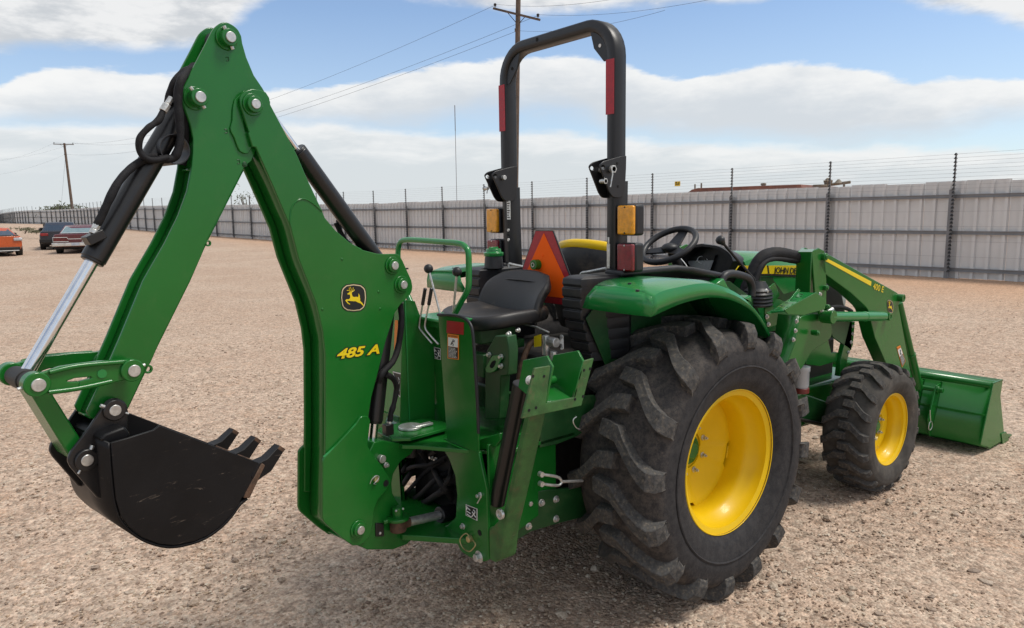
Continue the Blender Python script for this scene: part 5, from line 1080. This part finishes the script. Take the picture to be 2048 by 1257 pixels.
# loader bucket
YB = .88
bp = [PY(x, y, -YB) for x, y in ((2006,758.5),(1987,765.5),(1961,889.5),(1979.5,902.5),(2022.5,886.5))]
for p in bp: p.z = max(p.z, .012)
top_f, top_b, back_lo, heel, tip = bp
shell = [V((p.x, 0, p.z)) for p in (top_f, top_b, top_b.lerp(back_lo, .55)+V((.01,0,0)), back_lo, heel, tip)]
mb = MB(); mb.grid([[V((p.x, -YB, p.z)), V((p.x, YB, p.z))] for p in shell]); LB = mb.build('loader_bucket', GREEN, TR, solid=.009, smooth=20)
sidep = [PY(x, y, -YB) for x, y in ((2006,758),(2001,792),(2008,863),(2022.5,886.5),(1979.5,902.5),(1961,889.5),(1987,765.5))]
for p in sidep: p.z = max(p.z, .010)
for s in (1, -1): mb = MB(); mb.prism([p if s == 1 else mir(p) for p in sidep], (0, .010*s, 0)); mb.build('bucket_side', GREEN, LB, bevel=.002)
mb = MB(); mb.prism([PY(x, y, -YB-.006) for x, y in ((2003,867),(2013,863),(2019,881),(2024,884),(2022,889),(2006,890))], (0,.02,0)); mb.build('side_cutter', GREEN, LB, bevel=.002)
mb = MB(); mb.tube([V((top_b.x-.01, -YB+.01, top_b.z-.02)), V((top_b.x-.01, YB-.01, top_b.z-.02))], .022, 12); mb.build('top_tube', GREEN, LB, smooth=60)
mb = MB(); mb.box(((top_b.x+back_lo.x)/2-.02, 0, back_lo.z+.20), (.012, 1.74, .012)); mb.build('back_seam', GREEN, LB)
for s in (1, -1):
    for yy in (-.56, -.44):
        pts = [PY(x, y, -.50) for x, y in ((1843,868),(1840,835),(1850,790),(1856,768),(1880,752),(1884,760),(1866,792),(1862,822),(1872,850),(1868,866),(1856,872))]
        mb = MB(); mb.prism([V((p.x, s*yy, p.z)) for p in pts], (0, .012, 0)); bk_ = mb.build('bucket_bracket', GREEN, LB, bevel=.003)
    for x, y in ((1857,776),(1858,853)):
        p0 = PY(x, y, -.50); q = MB(); q.cyl(V((p0.x, s*-.60, p0.z)), V((p0.x, s*-.42, p0.z)), .018, 16); q.cyl(V((p0.x, s*-.575, p0.z)), V((p0.x, s*-.56, p0.z)), .030, 18); q.build('bracket_pin', GREEN, LB, bevel=.002)
    p0 = PY(1861, 851, -.585); p0.y *= s; q = MB(); q.tube([p0+V((.032*math.cos(a), 0, .032*math.sin(a))) for a in np.linspace(0, 6.283, 21)], .003, 6, cap=False); q.tube([p0+V((0,0,.03)), p0+V((-.02,0,.09)), p0+V((-.025,0,.12))], .003, 6); q.build('linch_pin', ZINC, LB)
# ---- chassis at the front
mb = MB(); mb.box((1.35,0,.70),(1.6,.36,.34)); mb.box((1.1,0,.95),(1.0,.40,.30)); EN = mb.build('engine_block', IRON, TR, bevel=.03)
mb = MB(); mb.prism([V((1.45,-.30,.50)),V((1.60,-.30,.62)),V((2.35,-.30,.60)),V((2.35,-.30,.40)),V((1.5,-.30,.36))], (0,.60,0)); mb.build('front_frame', GREEN, TR, bevel=.02, seg=3)
mb = MB(); mb.cyl((1.814,-.58,.392),(1.814,.58,.392), .085, 24); mb.sphere((1.814,0,.392), .16, 20, 12); mb.sphere((1.814,-.50,.392), .13, 18, 10); mb.sphere((1.814,.50,.392), .13, 18, 10); mb.build('front_axle', GREEN, TR, smooth=50)
mb = MB(); mb.cyl((.75,-.20,.42),(1.75,-.20,.36), .05, 18); mb.build('drive_shaft_guard', DGREEN, TR, bevel=.01)
mb = MB(); mb.prism([PY(x, y, -.36) for x, y in ((1585,795),(1605,786),(1690,815),(1690,850),(1640,852),(1588,838))], (0,.10,0)); mb.build('axle_guard', DGREEN, TR, bevel=.008)
q = MB(); q.tube([PY(1585,830,-.37), PY(1600,838,-.37), PY(1655,850,-.37)], .010, 8); q.build('tie_rod', IRON, TR)
c0 = PY(1603, 752, -.42); q = MB(); q.lathe([(0,-.07),(.038,-.07),(.044,-.055),(.044,.03),(.048,.035),(.048,.06),(0,.06)], 'z', 24, c0); FB = q.build('filter_bowl', BOWL, TR, smooth=40)
q = MB(); q.cyl(c0-V((0,0,.10)), c0-V((0,0,.068)), .046, 24); q.build('filter_base', MAROON, FB, bevel=.003)
# ================================================================== the fence
FN = empty('perimeter_fence', (float(np.interp(0, FY, FX)), 0, 0), 'long pale grey ribbed metal sheet fence with posts and electric wires', 'fence')
SHEET = mat('galvanised sheet', (0.63, 0.63, 0.62), .45, metal=.15, var=.06, vscale=.8, rvar=.06, dust=.12, dcol=(.40,.33,.27,1), dscale=1.5)
RAILM = mat('grey steel rail', (0.235, 0.24, 0.25), .48, metal=.3, var=.12, vscale=2, dust=.15)
POSTM = mat('grey steel post', (0.20, 0.205, 0.215), .5, metal=.3, var=.12, vscale=2)
INSUL = mat('black insulator', (0.010, 0.010, 0.011), .4, var=.2)
WIREM = mat('fence wire', (0.30, 0.30, 0.31), .4, metal=.7, var=.1)
inv = FN.matrix_world.inverted() if False else Matrix.Translation(-FN.location)
def fpos(y): return V((float(np.interp(y, FY, FX)), y, h_(y)))
# walk along the line in equal steps
def walk(y0, y1, step):
    out = [y0]; y = y0; p = fpos(y)
    while y < y1:
        yy = y; 
        while (fpos(yy)-p).length < step: yy += .02
        y = yy; p = fpos(y); out.append(y)
    return out
posts = walk(4.26-4*3.05, 262, 3.05)
HF = 2.34
def sheet_mesh(w, h):
    nrib = max(3, round(w/.3)); pts = []
    for i in range(nrib):
        a = i*w/nrib; q = w/nrib
        pts += [(a, 0), (a+q*.66, 0), (a+q*.68, .06), (a+q*.90, .06), (a+q*.98, 0)]
    pts.append((w+.004, 0)); mb = MB(); mb.grid([[V((x, -d, 0)), V((x, -d, h))] for x, d in pts])
    me = mb.mesh('sheet', 25); me.materials.append(SHEET); return me
SH1 = sheet_mesh(.305*3, HF)
# sheet panels: local x runs along the fence, local -y faces the yard
def place(me, name, p0, p1, lift=0.0, push=.0, z=0.0, par=FN, lean=0.0):
    d = p1-p0; o = bpy.data.objects.new(name, me); link(o, par)
    ex = d.normalized(); ez = V((0,0,1)); ey = ez.cross(ex).normalized()
    m_ = Matrix.Identity(4)
    for i in range(3): m_[i][0] = ex[i]; m_[i][1] = ey[i]; m_[i][2] = (ez+ex*lean)[i]
    q = p0+ey*push+V((0,0,z)); m_[0][3], m_[1][3], m_[2][3] = q
    o.matrix_world = Matrix.Translation(-FN.location) @ m_ if par is FN else m_
    return o
sy = walk(posts[0], 100, .915)
# direction of travel is +Y; yard lies at -X, i.e. local +y for ez x ex -> so run the panels the other way round
for i in range(len(sy)-1):
    a, b_ = fpos(sy[i+1]), fpos(sy[i])
    place(SH1, 'sheet_panel', a, b_, push=.05+.004*(i % 2), z=-.02+random.choice((0, 0, .012, -.012, .025)))
far = [y for y in posts if y >= sy[-1]-.01]; far = [sy[-1]]+far
SH2 = sheet_mesh(3.06, HF)
for i in range(len(far)-1): place(SH2, 'sheet_panel', fpos(far[i+1]), fpos(far[i]), push=.05, z=-.02)
mb = MB(); 
def rail_mesh(L, h, d):
    mb = MB(); mb.prism([V((0,-d,0)), V((0,0,0)), V((0,0,h)), V((0,-d,h)), V((0,-d,h-.012)), V((0,-.012,h-.012)), V((0,-.012,.012)), V((0,-d,.012))], (L,0,0)); me = mb.mesh('rail', 30); me.materials.append(RAILM); return me
RM = rail_mesh(3.05, .085, .05)
pm = MB(); pm.box((0,-.075,1.06),(.075,.075,2.12)); pm.cyl((0,-.075,2.12),(0,-.075,2.135), .05, 12); PM = pm.mesh('fence_post', 30); PM.materials.append(POSTM)
rm = MB(); rm.box((-.0,-.14,1.5),(.03,.03,2.98)); RDM = rm.mesh('wire_mast', 30); RDM.materials.append(POSTM)
im = MB()
NI = 32
for i in range(NI):
    z = .16+i*2.78/(NI-1); im.cyl((.0,-.155,z),(-.0,-.155,z+.05), .046, 8, .016); im.cyl((0,-.14,z+.01),(0,-.20,z+.01), .016, 6)
IM = im.mesh('insulators', 40); IM.materials.append(INSUL)
for i, y in enumerate(posts):
    p0 = fpos(y); yb = posts[i-1] if i else y-3.05; a, b_ = p0, fpos(yb); rl = random.uniform(-.014, .014)
    po = place(PM, 'fence_post', a, b_, lean=rl)
    for me_, nm in ((RDM, 'wire_mast'), (IM, 'insulators')):
        o = bpy.data.objects.new(nm, me_); link(o, po); o.location.x = .07
        if nm == 'insulators': o['kind'] = 'stuff'
    if i:
        for z in (.17, 1.06, 1.93):
            r = place(RM, 'fence_rail', a, b_, z=z); L = (b_-a).length; r.scale.x = L/3.05
for i in range(NI):
    z = .18+i*2.78/(NI-1); 
    if i < 22 and i % 4: continue
    mb = MB(); mb.tube([fpos(y)+V((-.195,0,z))-FN.location for y in posts[:46]], .0022, 4); mb.build('wire', WIREM, FN, smooth=0)
YSGN = mat('yellow sign', (0.75, 0.50, 0.02), .5, var=.05)
p0 = PX(1355, 367, 16.2); q = MB(); q.box(p0, (.006,.22,.15)); sg = q.build('warning_sign', YSGN); tag(sg, 'small yellow warning sign hung on the electric wires above the fence', 'sign')
q = MB(); q.box(p0+V((-.005,.0,-.012)), (.002,.16,.03)); q.box(p0+V((-.005,.045,.035)), (.002,.07,.03)); q.box(p0+V((-.005,-.06,.03)), (.002,.035,.045)); q.build('sign_print', LBLACK, sg)

# ================================================================== poles and wires
WOOD = mat('weathered pole wood', (0.105, 0.072, 0.052), .85, var=.3, vscale=3, bump=.4, bscale=25)
CABLE = mat('overhead cable', (0.03, 0.03, 0.032), .6, var=.1)
PORC = mat('dark porcelain', (0.03, 0.024, 0.024), .3, var=.1)
def at(px, py, Z): return CAMV+ray(px, py)*Z
def utility_pole(top, base, label, arm, arm_w, r0, r1, zarm, ins=((-1,), (1,)), low=None):
    o = empty('utility_pole', (base.x, base.y, base.z), label, 'utility pole', 'wooden utility poles')
    L = lambda p: p-V(o.location); d = top-base
    q = MB(); q.tube([L(base), L(base+d*.5), L(top)], [r0, (r0+r1)/2, r1], 12); q.build('pole_shaft', WOOD, o, smooth=60)
    c0 = base+d*zarm; a = arm.normalized(); perp = V((0,0,1)).cross(a)
    rot = Matrix((a, perp, a.cross(perp))).transposed(); q = MB(); q.box(L(c0-perp*r1*1.4), (arm_w, .10, .125), rot); q.build('cross_arm', WOOD, o, bevel=.008)
    for s in (-1, 1):
        q = MB(); q.cyl(L(c0-perp*r1*1.5+a*s*arm_w*.20), L(c0+V((0,0,-.55))-perp*.02), .02, 6); q.build('arm_brace', IRON, o)
        pi = c0-perp*r1*1.4+a*s*arm_w*.46; q = MB(); q.cyl(L(pi+V((0,0,.06))), L(pi+V((0,0,.16))), .02, 8); q.lathe([(0,.14),(.075,.14),(.075,.18),(.045,.20),(.085,.22),(.085,.26),(.04,.30),(0,.30)], 'z', 12, L(pi)); q.build('insulator', PORC, o)
    if low is not None:
        pi = base+d*low-a*r1*1.2; q = MB(); q.lathe([(0,-.08),(.06,-.08),(.06,-.02),(.04,0),(.06,.02),(.06,.08),(0,.08)], 'z', 10, L(pi)); q.build('spool_insulator', PORC, o)
    return c0, a, perp
ZC = 40.0
tp_, bs_ = at(1037, -18, ZC), at(1029, 470, ZC); bs_.z = h_(bs_.y); tp_.z += .2
armv = at(1083, 40, ZC-.9)-at(990, 17, ZC+.9)
cA_, aA, pA = utility_pole(tp_, bs_, 'tall brown wooden utility pole with tilted cross arm behind the roll bar', armv, armv.length, .17, .135, (at(1034, 29, ZC).z-bs_.z)/(tp_.z-bs_.z), low=(at(1030, 61, ZC).z-bs_.z)/(tp_.z-bs_.z))
tq_, bq_ = at(128.5, 286, 122), at(145, 420, 122); bq_ += (bq_-tq_)*.18; bq_.z = max(h_(bq_.y), bq_.z)
armq = at(150.5, 290, 122)-at(109.5, 289, 122)
cB_, aB, pB = utility_pole(tq_, bq_, 'leaning wooden utility pole far behind the fence, left of the backhoe', armq, armq.length, .24, .17, .985, low=.86)
WL = empty('overhead_wires', (bs_.x, bs_.y, 0), 'thin dark overhead wires running between the utility poles', 'wires')
def wire(a, b_, sag, r):
    n = 24; P_ = [a.lerp(b_, i/n)-V((0,0,sag*4*(i/n)*(1-i/n)))-V(WL.location) for i in range(n+1)]; MB().tube(P_, r, 4).build('wire', CABLE, WL, smooth=0)
insA = [cA_+aA*s*armv.length*.46+V((0,0,.28)) for s in (-1, 1)]; insB = [cB_+aB*s*armq.length*.46+V((0,0,.28)) for s in (-1, 1)]
lowA = bs_+(tp_-bs_)*((at(1030,61,ZC).z-bs_.z)/(tp_.z-bs_.z)); lowB = bq_+(tq_-bq_)*.86
wire(insA[0], insB[0], 2.6, .009); wire(insA[1], insB[1], 2.6, .009); wire(lowA, lowB, 2.2, .009)
nx_ = at(1500, -60, 20); far_l = at(-60, 322, 150)
wire(insA[0], at(1330, -22, 26), .3, .006); wire(insA[1], at(1480, -14, 27), .3, .006); wire(lowA, at(1330, 20, 28), .3, .006)
wire(insB[0], far_l, 1.2, .007); wire(lowB, at(-60, 352, 150), 1.0, .007); wire(insB[1], at(-60, 316, 155), 1.2, .007)
q0 = at(129, 345, 122); wire(tq_-V((0,0,2)), at(122, 418, 122), 0, .012)
# guyed radio mast
MS = empty('radio_mast', tuple(at(913.5, 402, 150)), 'very thin tall radio mast far behind the fence', 'mast'); MS.location.z = h_(MS.location.y)
tpm = at(909.5, 210, 150)-V(MS.location); STEEL = mat('mast steel', (0.14, 0.14, 0.15), .6, var=.2)
q = MB(); q.cyl((0,0,0), tpm*.77, .055, 6); q.build('mast_lattice', STEEL, MS); q = MB(); q.cyl(tpm*.77, tpm, .08, 6); q.build('mast_antenna', STEEL, MS)
# ================================================================== building behind the fence
ROOF = mat('oxide red roof', (0.20, 0.085, 0.06), .7, var=.25, vscale=2); CLAD = mat('tan cladding', (0.42, 0.37, 0.30), .7, var=.1)
BLD = empty('site_cabin', (33, 20, 0), 'low cabin behind the fence with a flat reddish roof edge', 'building')
x0, x1, y0, y1, zr = 32.3, 44.0, 16.9, 24.2, 2.72
e0, e1_ = at(1372, 388, 42.2), at(1605, 374, 38.0); dE = (e1_-e0); perp = V((-dE.y, dE.x, 0)).normalized(); perp = perp if perp.x > 0 else -perp
Lb = lambda p: p-V(BLD.location)
mb = MB(); mb.prism([Lb(V((p.x, p.y, 0))) for p in (e0, e1_, e1_+perp*8, e0+perp*8)], (0,0,e0.z-.35)); mb.build('wall', CLAD, BLD, bevel=.02)
mb = MB(); d_ = dE.normalized(); zt_ = e0.z+.30
mb.prism([Lb(p) for p in (V((e0.x,e0.y,e0.z-.45))-d_*.6-perp*.3, V((e0.x,e0.y,zt_-.06))+d_*.5-perp*.3, V((e0.x,e0.y,zt_))+d_*.9-perp*.3, V((e1_.x,e1_.y,zt_+.02))-perp*.3, V((e1_.x,e1_.y,e0.z-.45))+d_*.3-perp*.3)], perp*8.6); mb.build('roof', ROOF, BLD, bevel=.02)
VENT = mat('weathered vent metal', (0.20, 0.17, 0.13), .7, var=.3)
def vent(px, py0, py1, Z, kind):
    a, b_ = Lb(at(px, py1, Z)), Lb(at(px, py0, Z)); a.z = min(a.z, zt_-.1); q = MB()
    if kind == 'pipe': q.cyl(a, b_, .12, 12); q.cyl(b_-V((0,0,.1)), b_, .15, 12)
    elif kind == 'mast': q.cyl(a, b_, .05, 8); q.cyl(b_-V((.0,.0,.5)), b_-V((.0,.45,.45)), .06, 8); q.cyl(b_-V((0,.45,.5)), b_-V((0,.45,-.05)), .05, 8); q.cyl(b_-V((0,-.3,1.1)), b_-V((0,.3,1.1)), .06, 8)
    elif kind == 'turbine':
        q.cyl(a, b_, .14, 12)
        for i in range(10):
            t_ = i/10*6.283; q.cyl(b_+V((.14*math.cos(t_), .14*math.sin(t_), -.05)), b_+V((.2*math.cos(t_+.4), .2*math.sin(t_+.4), .15)), .05, 5)
        q.sphere(b_+V((0,0,.12)), .17, 10, 6)
    elif kind == 'cap': q.cyl(a, b_, .20, 14); q.cyl(b_-V((0,0,.06)), b_+V((0,0,.06)), .36, 16)
    else: q.cyl(a, b_, .06, 8); q.cyl(b_+V((-.1,.75,-.05)), b_+V((.1,-.3,.05)), .08, 8); q.cyl(b_+V((0,.3,0)), b_+V((0,.3,.22)), .25, 10, .05); q.cyl(b_+V((-.1,.75,-.2)), b_+V((-.1,.75,-.02)), .06, 8)
    return q.build('roof_vent', VENT, BLD, bevel=.01)
vent(1390, 368, 392, 42, 'mast'); vent(1397.5, 376, 392, 42, 'pipe'); vent(1527, 366, 384, 40, 'pipe'); vent(1640, 371, 382, 38, 'cap'); vent(1656, 366, 382, 38, 'turbine'); vent(1688, 366, 380, 38, 'arm')

# ================================================================== vegetation
LEAF = mat('desert leaf', (0.075, 0.085, 0.040), .7, var=.45, vscale=8); LEAF2 = mat('dry scrub', (0.105, 0.100, 0.055), .8, var=.4, vscale=6); TWIG = mat('twig', (0.09, 0.065, 0.045), .85, var=.2)
def shrub(base, w, h, n, label, cat, name, group, m=LEAF, ls=.10, stems=5, gap=.35):
    o = empty(name, tuple(base), label, cat, group); q = MB(); tips = []
    for i in range(stems):
        a = random.uniform(0, 6.28); r = random.uniform(.2, .8)*w/2; tip = V((r*math.cos(a), r*math.sin(a), h*random.uniform(.55, .95))); q.tube([V((0,0,-.05)), tip*.5+V((0,0,h*.08)), tip], [.05*h/2, .03*h/2, .012*h/2], 6); tips.append(tip)
    q.build('stem' if h < 1.5 else 'trunk', TWIG, o)
    q = MB()
    for i in range(n):
        c0 = random.choice(tips); p = c0+V((random.gauss(0, w*.14), random.gauss(0, w*.14), random.gauss(0, h*.12)))
        if p.z < .02: p.z = random.uniform(.02, .15)
        u = V((random.gauss(0,1), random.gauss(0,1), random.gauss(0,1))).normalized(); t_ = u.orthogonal().normalized(); s = ls*random.uniform(.6, 1.4)
        q.add([p-u*s, p+t_*s*.45, p+u*s, p-t_*s*.45], [(0,1,2,3)])
    q.build('foliage' if h < 1.5 else 'crown', m, o, smooth=0); return o
p0 = at(499, 412, 58); p0.z = h_(p0.y); shrub(p0, 2.6, 3.25, 120, 'sparse thin tree showing over the fence between boom and dipper', 'tree', 'desert_tree', 'trees behind the fence', ls=.11, stems=9)
for px_, Z, w, hh, lab in ((126, 124, 7.0, 2.75, 'low dark tree over the fence, left of the far utility pole'), (142, 126, 6.0, 2.9, 'low dark tree over the fence at the far utility pole'), (155, 125, 5.0, 2.75, 'low dark tree over the fence, right of the far utility pole')):
    p0 = at(px_, 430, Z); p0.z = h_(p0.y); shrub(p0, w, hh, 420, lab, 'tree', 'desert_tree', 'trees behind the fence', ls=.26, stems=8)
for px_, py_, w, hh, lab in ((50, 466, 1.7, .42, 'flat green scrub plant between the orange and dark cars'), (73, 467, .9, .22, 'tiny low scrub patch left of the dark car'), (26, 446, 3.0, .5, 'low scrub clump at the foot of the far fence')):
    zg = .30
    for it in range(6):
        p0 = PZ(px_, py_, zg); zg = h_(p0.y)
    shrub(p0, w, hh, 260, lab, 'shrub', 'scrub_plant', None, LEAF2, ls=.07, stems=12)

# ================================================================== parked cars
def paint(name, c_, r=.3): return mat(name, c_, r, var=.08, vscale=1.5, coat=.35, dust=.08, dcol=(.30,.23,.17,1), dscale=3)
GLASS = mat('tinted car glass', (.03,.04,.05), .08, var=.1, coat=.6); GLASST = mat('teal tinted glass', (.20,.27,.27), .12, var=.1, coat=.5)
TYRE = mat('car tyre', (.018,.018,.018), .8, var=.2); HUBC = mat('hubcap', (.45,.45,.45), .35, metal=.6)
BMP = mat('chrome bumper', (.62,.61,.58), .28, metal=.8, var=.15, vscale=4); TAIL = mat('tail lamp', (.28,.012,.012), .25, coat=.4); TRIM = mat('black trim', (.012,.012,.012), .5); LAMPC = mat('grey lamp glass', (.42,.42,.44), .2, coat=.5)
PLATE = mat('number plate', (.40,.44,.50), .5)
def car(name, label, loc, heading, L, Wd, zb, belt, roof, xr0, xr1, xw0, xw1, tail, nose, body, glass, tum=.82, wheel=.32, style='coupe'):
    """local frame: x forward from the rear bumper (0) to the nose (L); z up"""
    o = empty(name, tuple(loc), label, 'car', 'cars parked along the far edge of the yard', rz=heading)
    hw = Wd/2; rows = []
    prof = [(0, tail[0], tail[1]), (.06, tail[0]-.02, tail[1]+.03), (L*.12, zb, belt-.02), (L*.3, zb, belt), (L*.55, zb, belt), (L*.68, zb, belt-.02), (L*.9, zb, nose[1]+.05), (L*.98, nose[0], nose[1]), (L, nose[0]+.1, nose[1]-.12)]
    for i, (x, z0, z1) in enumerate(prof):
        k_ = .90 if i in (0,) else .94 if i == 1 else .86 if i == len(prof)-1 else .95 if i == len(prof)-2 else 1.0; w = hw*k_; zm = z0+(z1-z0)*.62
        sec = [V((x,-w*.92,z0)), V((x,-w,z0+(zm-z0)*.35)), V((x,-w,zm)), V((x,-w*.95,z1-.03)), V((x,-w*.86,z1))]
        rows.append(sec+[V((p.x,-p.y,p.z)) for p in reversed(sec)])
    mb = MB(); mb.grid(rows, close=True); n = len(rows[0]); mb.f += [tuple(range(n)), tuple((len(rows)-1)*n+i for i in range(n-1,-1,-1))]
    bd = mb.build('body', body, o, smooth=40, bevel=.012)
    # cabin
    wb, wt_ = hw*.88, hw*tum*.86
    A_ = [V((xr0,-wb,belt-.03)), V((xr1,-wt_,roof-.04)), V((xr1+.12,-wt_*.97,roof)), V((xw1-.12,-wt_*.97,roof)), V((xw1,-wt_,roof-.04)), V((xw0,-wb,belt-.03))]
    mb = MB(); mb.grid([A_, [V((p.x, p.y*.5, p.z+(.02 if p.z > roof-.06 else 0))) for p in A_], [V((p.x, -p.y*.5, p.z+(.02 if p.z > roof-.06 else 0))) for p in A_], [V((p.x,-p.y,p.z)) for p in A_]])
    mb.f += [(0,1,2,3,4,5)]; mb.f += [tuple(18+i for i in (5,4,3,2,1,0))]
    cb = mb.build('cabin', body, o, smooth=30, bevel=.01)
    def quad(P4, m, nm, inset=.12, lift=.012):
        c0 = sum(P4, V())/4; nr = (P4[1]-P4[0]).cross(P4[3]-P4[0]).normalized(); nr = nr if nr.dot(c0-V((L/2,0,(belt+roof)/2-.1))) > 0 else -nr
        P_ = [p.lerp(c0, inset)+nr*lift for p in P4]; q = MB(); q.prism(P_, -nr*.012); return q.build(nm, m, cb, bevel=.004), P_
    rw, rp = quad([V((xr0,-wb,belt)), V((xr1,-wt_,roof-.05)), V((xr1,wt_,roof-.05)), V((xr0,wb,belt))], glass, 'rear_window', .10)
    quad([V((xw0,-wb,belt)), V((xw1,-wt_,roof-.05)), V((xw1,wt_,roof-.05)), V((xw0,wb,belt))], glass, 'windscreen', .10)
    for s in (-1, 1):
        y0_, y1_ = s*wb, s*wt_; xm = (xr1+xw1)/2+.1
        quad([V((xr0+.1,y0_,belt)), V((xr1+.05,y1_,roof-.06)), V((xm-.04,y1_,roof-.06)), V((xm-.04,y0_,belt))], glass, 'side_window', .10, .007)
        quad([V((xm+.04,y0_,belt)), V((xm+.04,y1_,roof-.06)), V((xw1-.05,y1_,roof-.06)), V((xw0-.1,y0_,belt))], glass, 'side_window', .10, .007)
        q = MB(); q.box((xw0-.25, s*(hw+.09), belt+.07), (.10,.20,.12)); q.build('door_mirror', body if style == 'classic' else TRIM, o, bevel=.03)
        for xx in (L*.19, L*.82):
            q = MB(); yy = s*(hw-.11); q.lathe([(wheel*.62,-.10),(wheel*.9,-.11),(wheel,-.08),(wheel,.08),(wheel*.9,.11),(wheel*.62,.10)], 'y', 24, (xx, yy, wheel), closed=True); wo_ = q.build('wheel', TYRE, o, smooth=40)
            q = MB(); q.cyl((xx, yy-.07, wheel), (xx, yy+.07, wheel), wheel*.64, 18); q.build('hubcap', HUBC, wo_, bevel=.01)
            q = MB(); q.cyl((xx, s*(hw-.19), wheel+.02), (xx, s*(hw+.004), wheel+.02), wheel*1.16, 24); q.build('wheel_arch', TRIM, o)
    q = MB(); q.box((L*.5,0,zb+.02), (L*.8,Wd*.8,.16)); q.build('underbody', TRIM, o)
    return o, bd, rp
def gpos(px, py):
    zg = .2
    for _ in range(8): p0 = PZ(px, py, zg); zg = h_(p0.y)
    return p0
# maroon classic: rear towards the camera
pc = gpos(153, 507); hd = math.atan2(1, .34)
oc, bd, rp = car('sedan_car', 'maroon classic sedan with wide chrome bumper, parked nearest the backhoe cylinder', pc, hd, 5.4, 1.98, .30, .96, 1.36, .95, 1.75, 3.75, 3.0, (.36,.93), (.38,.80), paint('maroon car paint', (.105,.016,.020)), GLASST, tum=.90, style='classic')
q = MB(); q.box((-.05,0,.46), (.14,1.98,.17)); q.build('rear_bumper', BMP, oc, bevel=.03)
q = MB(); q.box((-.135,-.02,.47), (.012,.34,.13)); q.build('number_plate', PLATE, oc)
for s in (-1, 1):
    q = MB(); q.box((-.004, s*.60, .70), (.03,.60,.16)); q.build('tail_lamp', MAROON, oc, bevel=.01)
    q = MB(); P_ = [(s*.93,.60),(s*.93,.80),(s*.34,.80),(s*.28,.72)]; q.tube([V((-.03,y,z)) for y, z in ((s*.28,.60),(s*.93,.60),(s*.93,.80),(s*.34,.80),(s*.28,.72),(0,.72))], .013, 5); q.build('chrome_trim', WHITE, oc)
rim = MB(); rim.tube(rp+[rp[0]], .016, 6); rim.build('window_trim', WHITE, oc)
# dark sedan behind it, its left front door open
pd = gpos(99, 497); pd2 = pd
od, bd, rp = car('sedan_car', 'dark blue sedan with its left door open, left of the maroon sedan', gpos(121, 499), math.atan2(1, .17), 4.8, 1.85, .30, .98, 1.44, .75, 1.55, 3.65, 2.75, (.36,.98), (.38,.78), paint('dark blue car paint', (.022,.026,.038)), GLASS, style='sedan')
for s in (-1, 1): q = MB(); q.box((-.01, s*.66, .82), (.06,.36,.14)); q.build('tail_lamp', TAIL, od, bevel=.02)
q = MB(); q.box((-.05,0,.48), (.12,1.80,.22)); q.build('rear_bumper', TRIM, od, bevel=.04)
SILV = paint('silver grey car paint', (.30,.31,.32)); rot = Matrix.Rotation(R_(48), 3, 'Z'); hp = V((3.1,.93,.70))
q = MB(); q.box(hp+rot @ V((-.55,.0,0)), (1.1,.08,.66), rot); dr = q.build('open_door', SILV, od, bevel=.03)
q = MB(); q.box(hp+rot @ V((-.55,.0,.52)), (.9,.03,.36), rot); q.build('door_window', GLASS, dr)
q = MB(); q.box(hp+rot @ V((-.12,.16,.40)), (.10,.20,.13), rot); q.build('door_mirror', TRIM, dr, bevel=.03)
q = MB(); q.cyl((2.6,0,1.45),(2.6,0,1.56), .05, 8); q.build('roof_aerial', TRIM, od)
# orange coupe, cut by the left edge of the picture
po_ = gpos(3, 513)
oo, bd, rp = car('coupe_car', 'orange coupe with a low rear spoiler, at the left edge of the yard', po_, math.atan2(1, -.06), 4.3, 1.82, .26, .92, 1.30, .55, 1.55, 3.3, 2.5, (.40,.92), (.34,.70), paint('orange car paint', (.50,.085,.012)), GLASS, tum=.78, wheel=.33, style='coupe')
q = MB(); q.box((.16,0,.955), (.30,1.5,.05)); q.build('spoiler', TRIM, oo, bevel=.02)
for s in (-1, 1): q = MB(); q.box((.03, s*.70, .78), (.20,.34,.15)); q.build('tail_lamp', LAMPC, oo, bevel=.04)
q = MB(); q.box((.0,0,.36), (.16,1.5,.14)); q.build('rear_diffuser', TRIM, oo, bevel=.02)
q = MB(); q.box((-.10,-.1,.27), (.03,1.2,.03)); q.build('exhaust_trim', WHITE, oo)
# roof of one more car behind the orange coupe
pe = gpos(-58, 466)
oe, bd, rp = car('sedan_car', 'blue grey car parked far behind the orange coupe, only its roof showing', pe, math.atan2(1, .3), 4.6, 1.8, .30, .95, 1.42, .7, 1.5, 3.5, 2.7, (.36,.95), (.38,.78), paint('blue grey car paint', (.05,.07,.10)), GLASS, style='sedan')
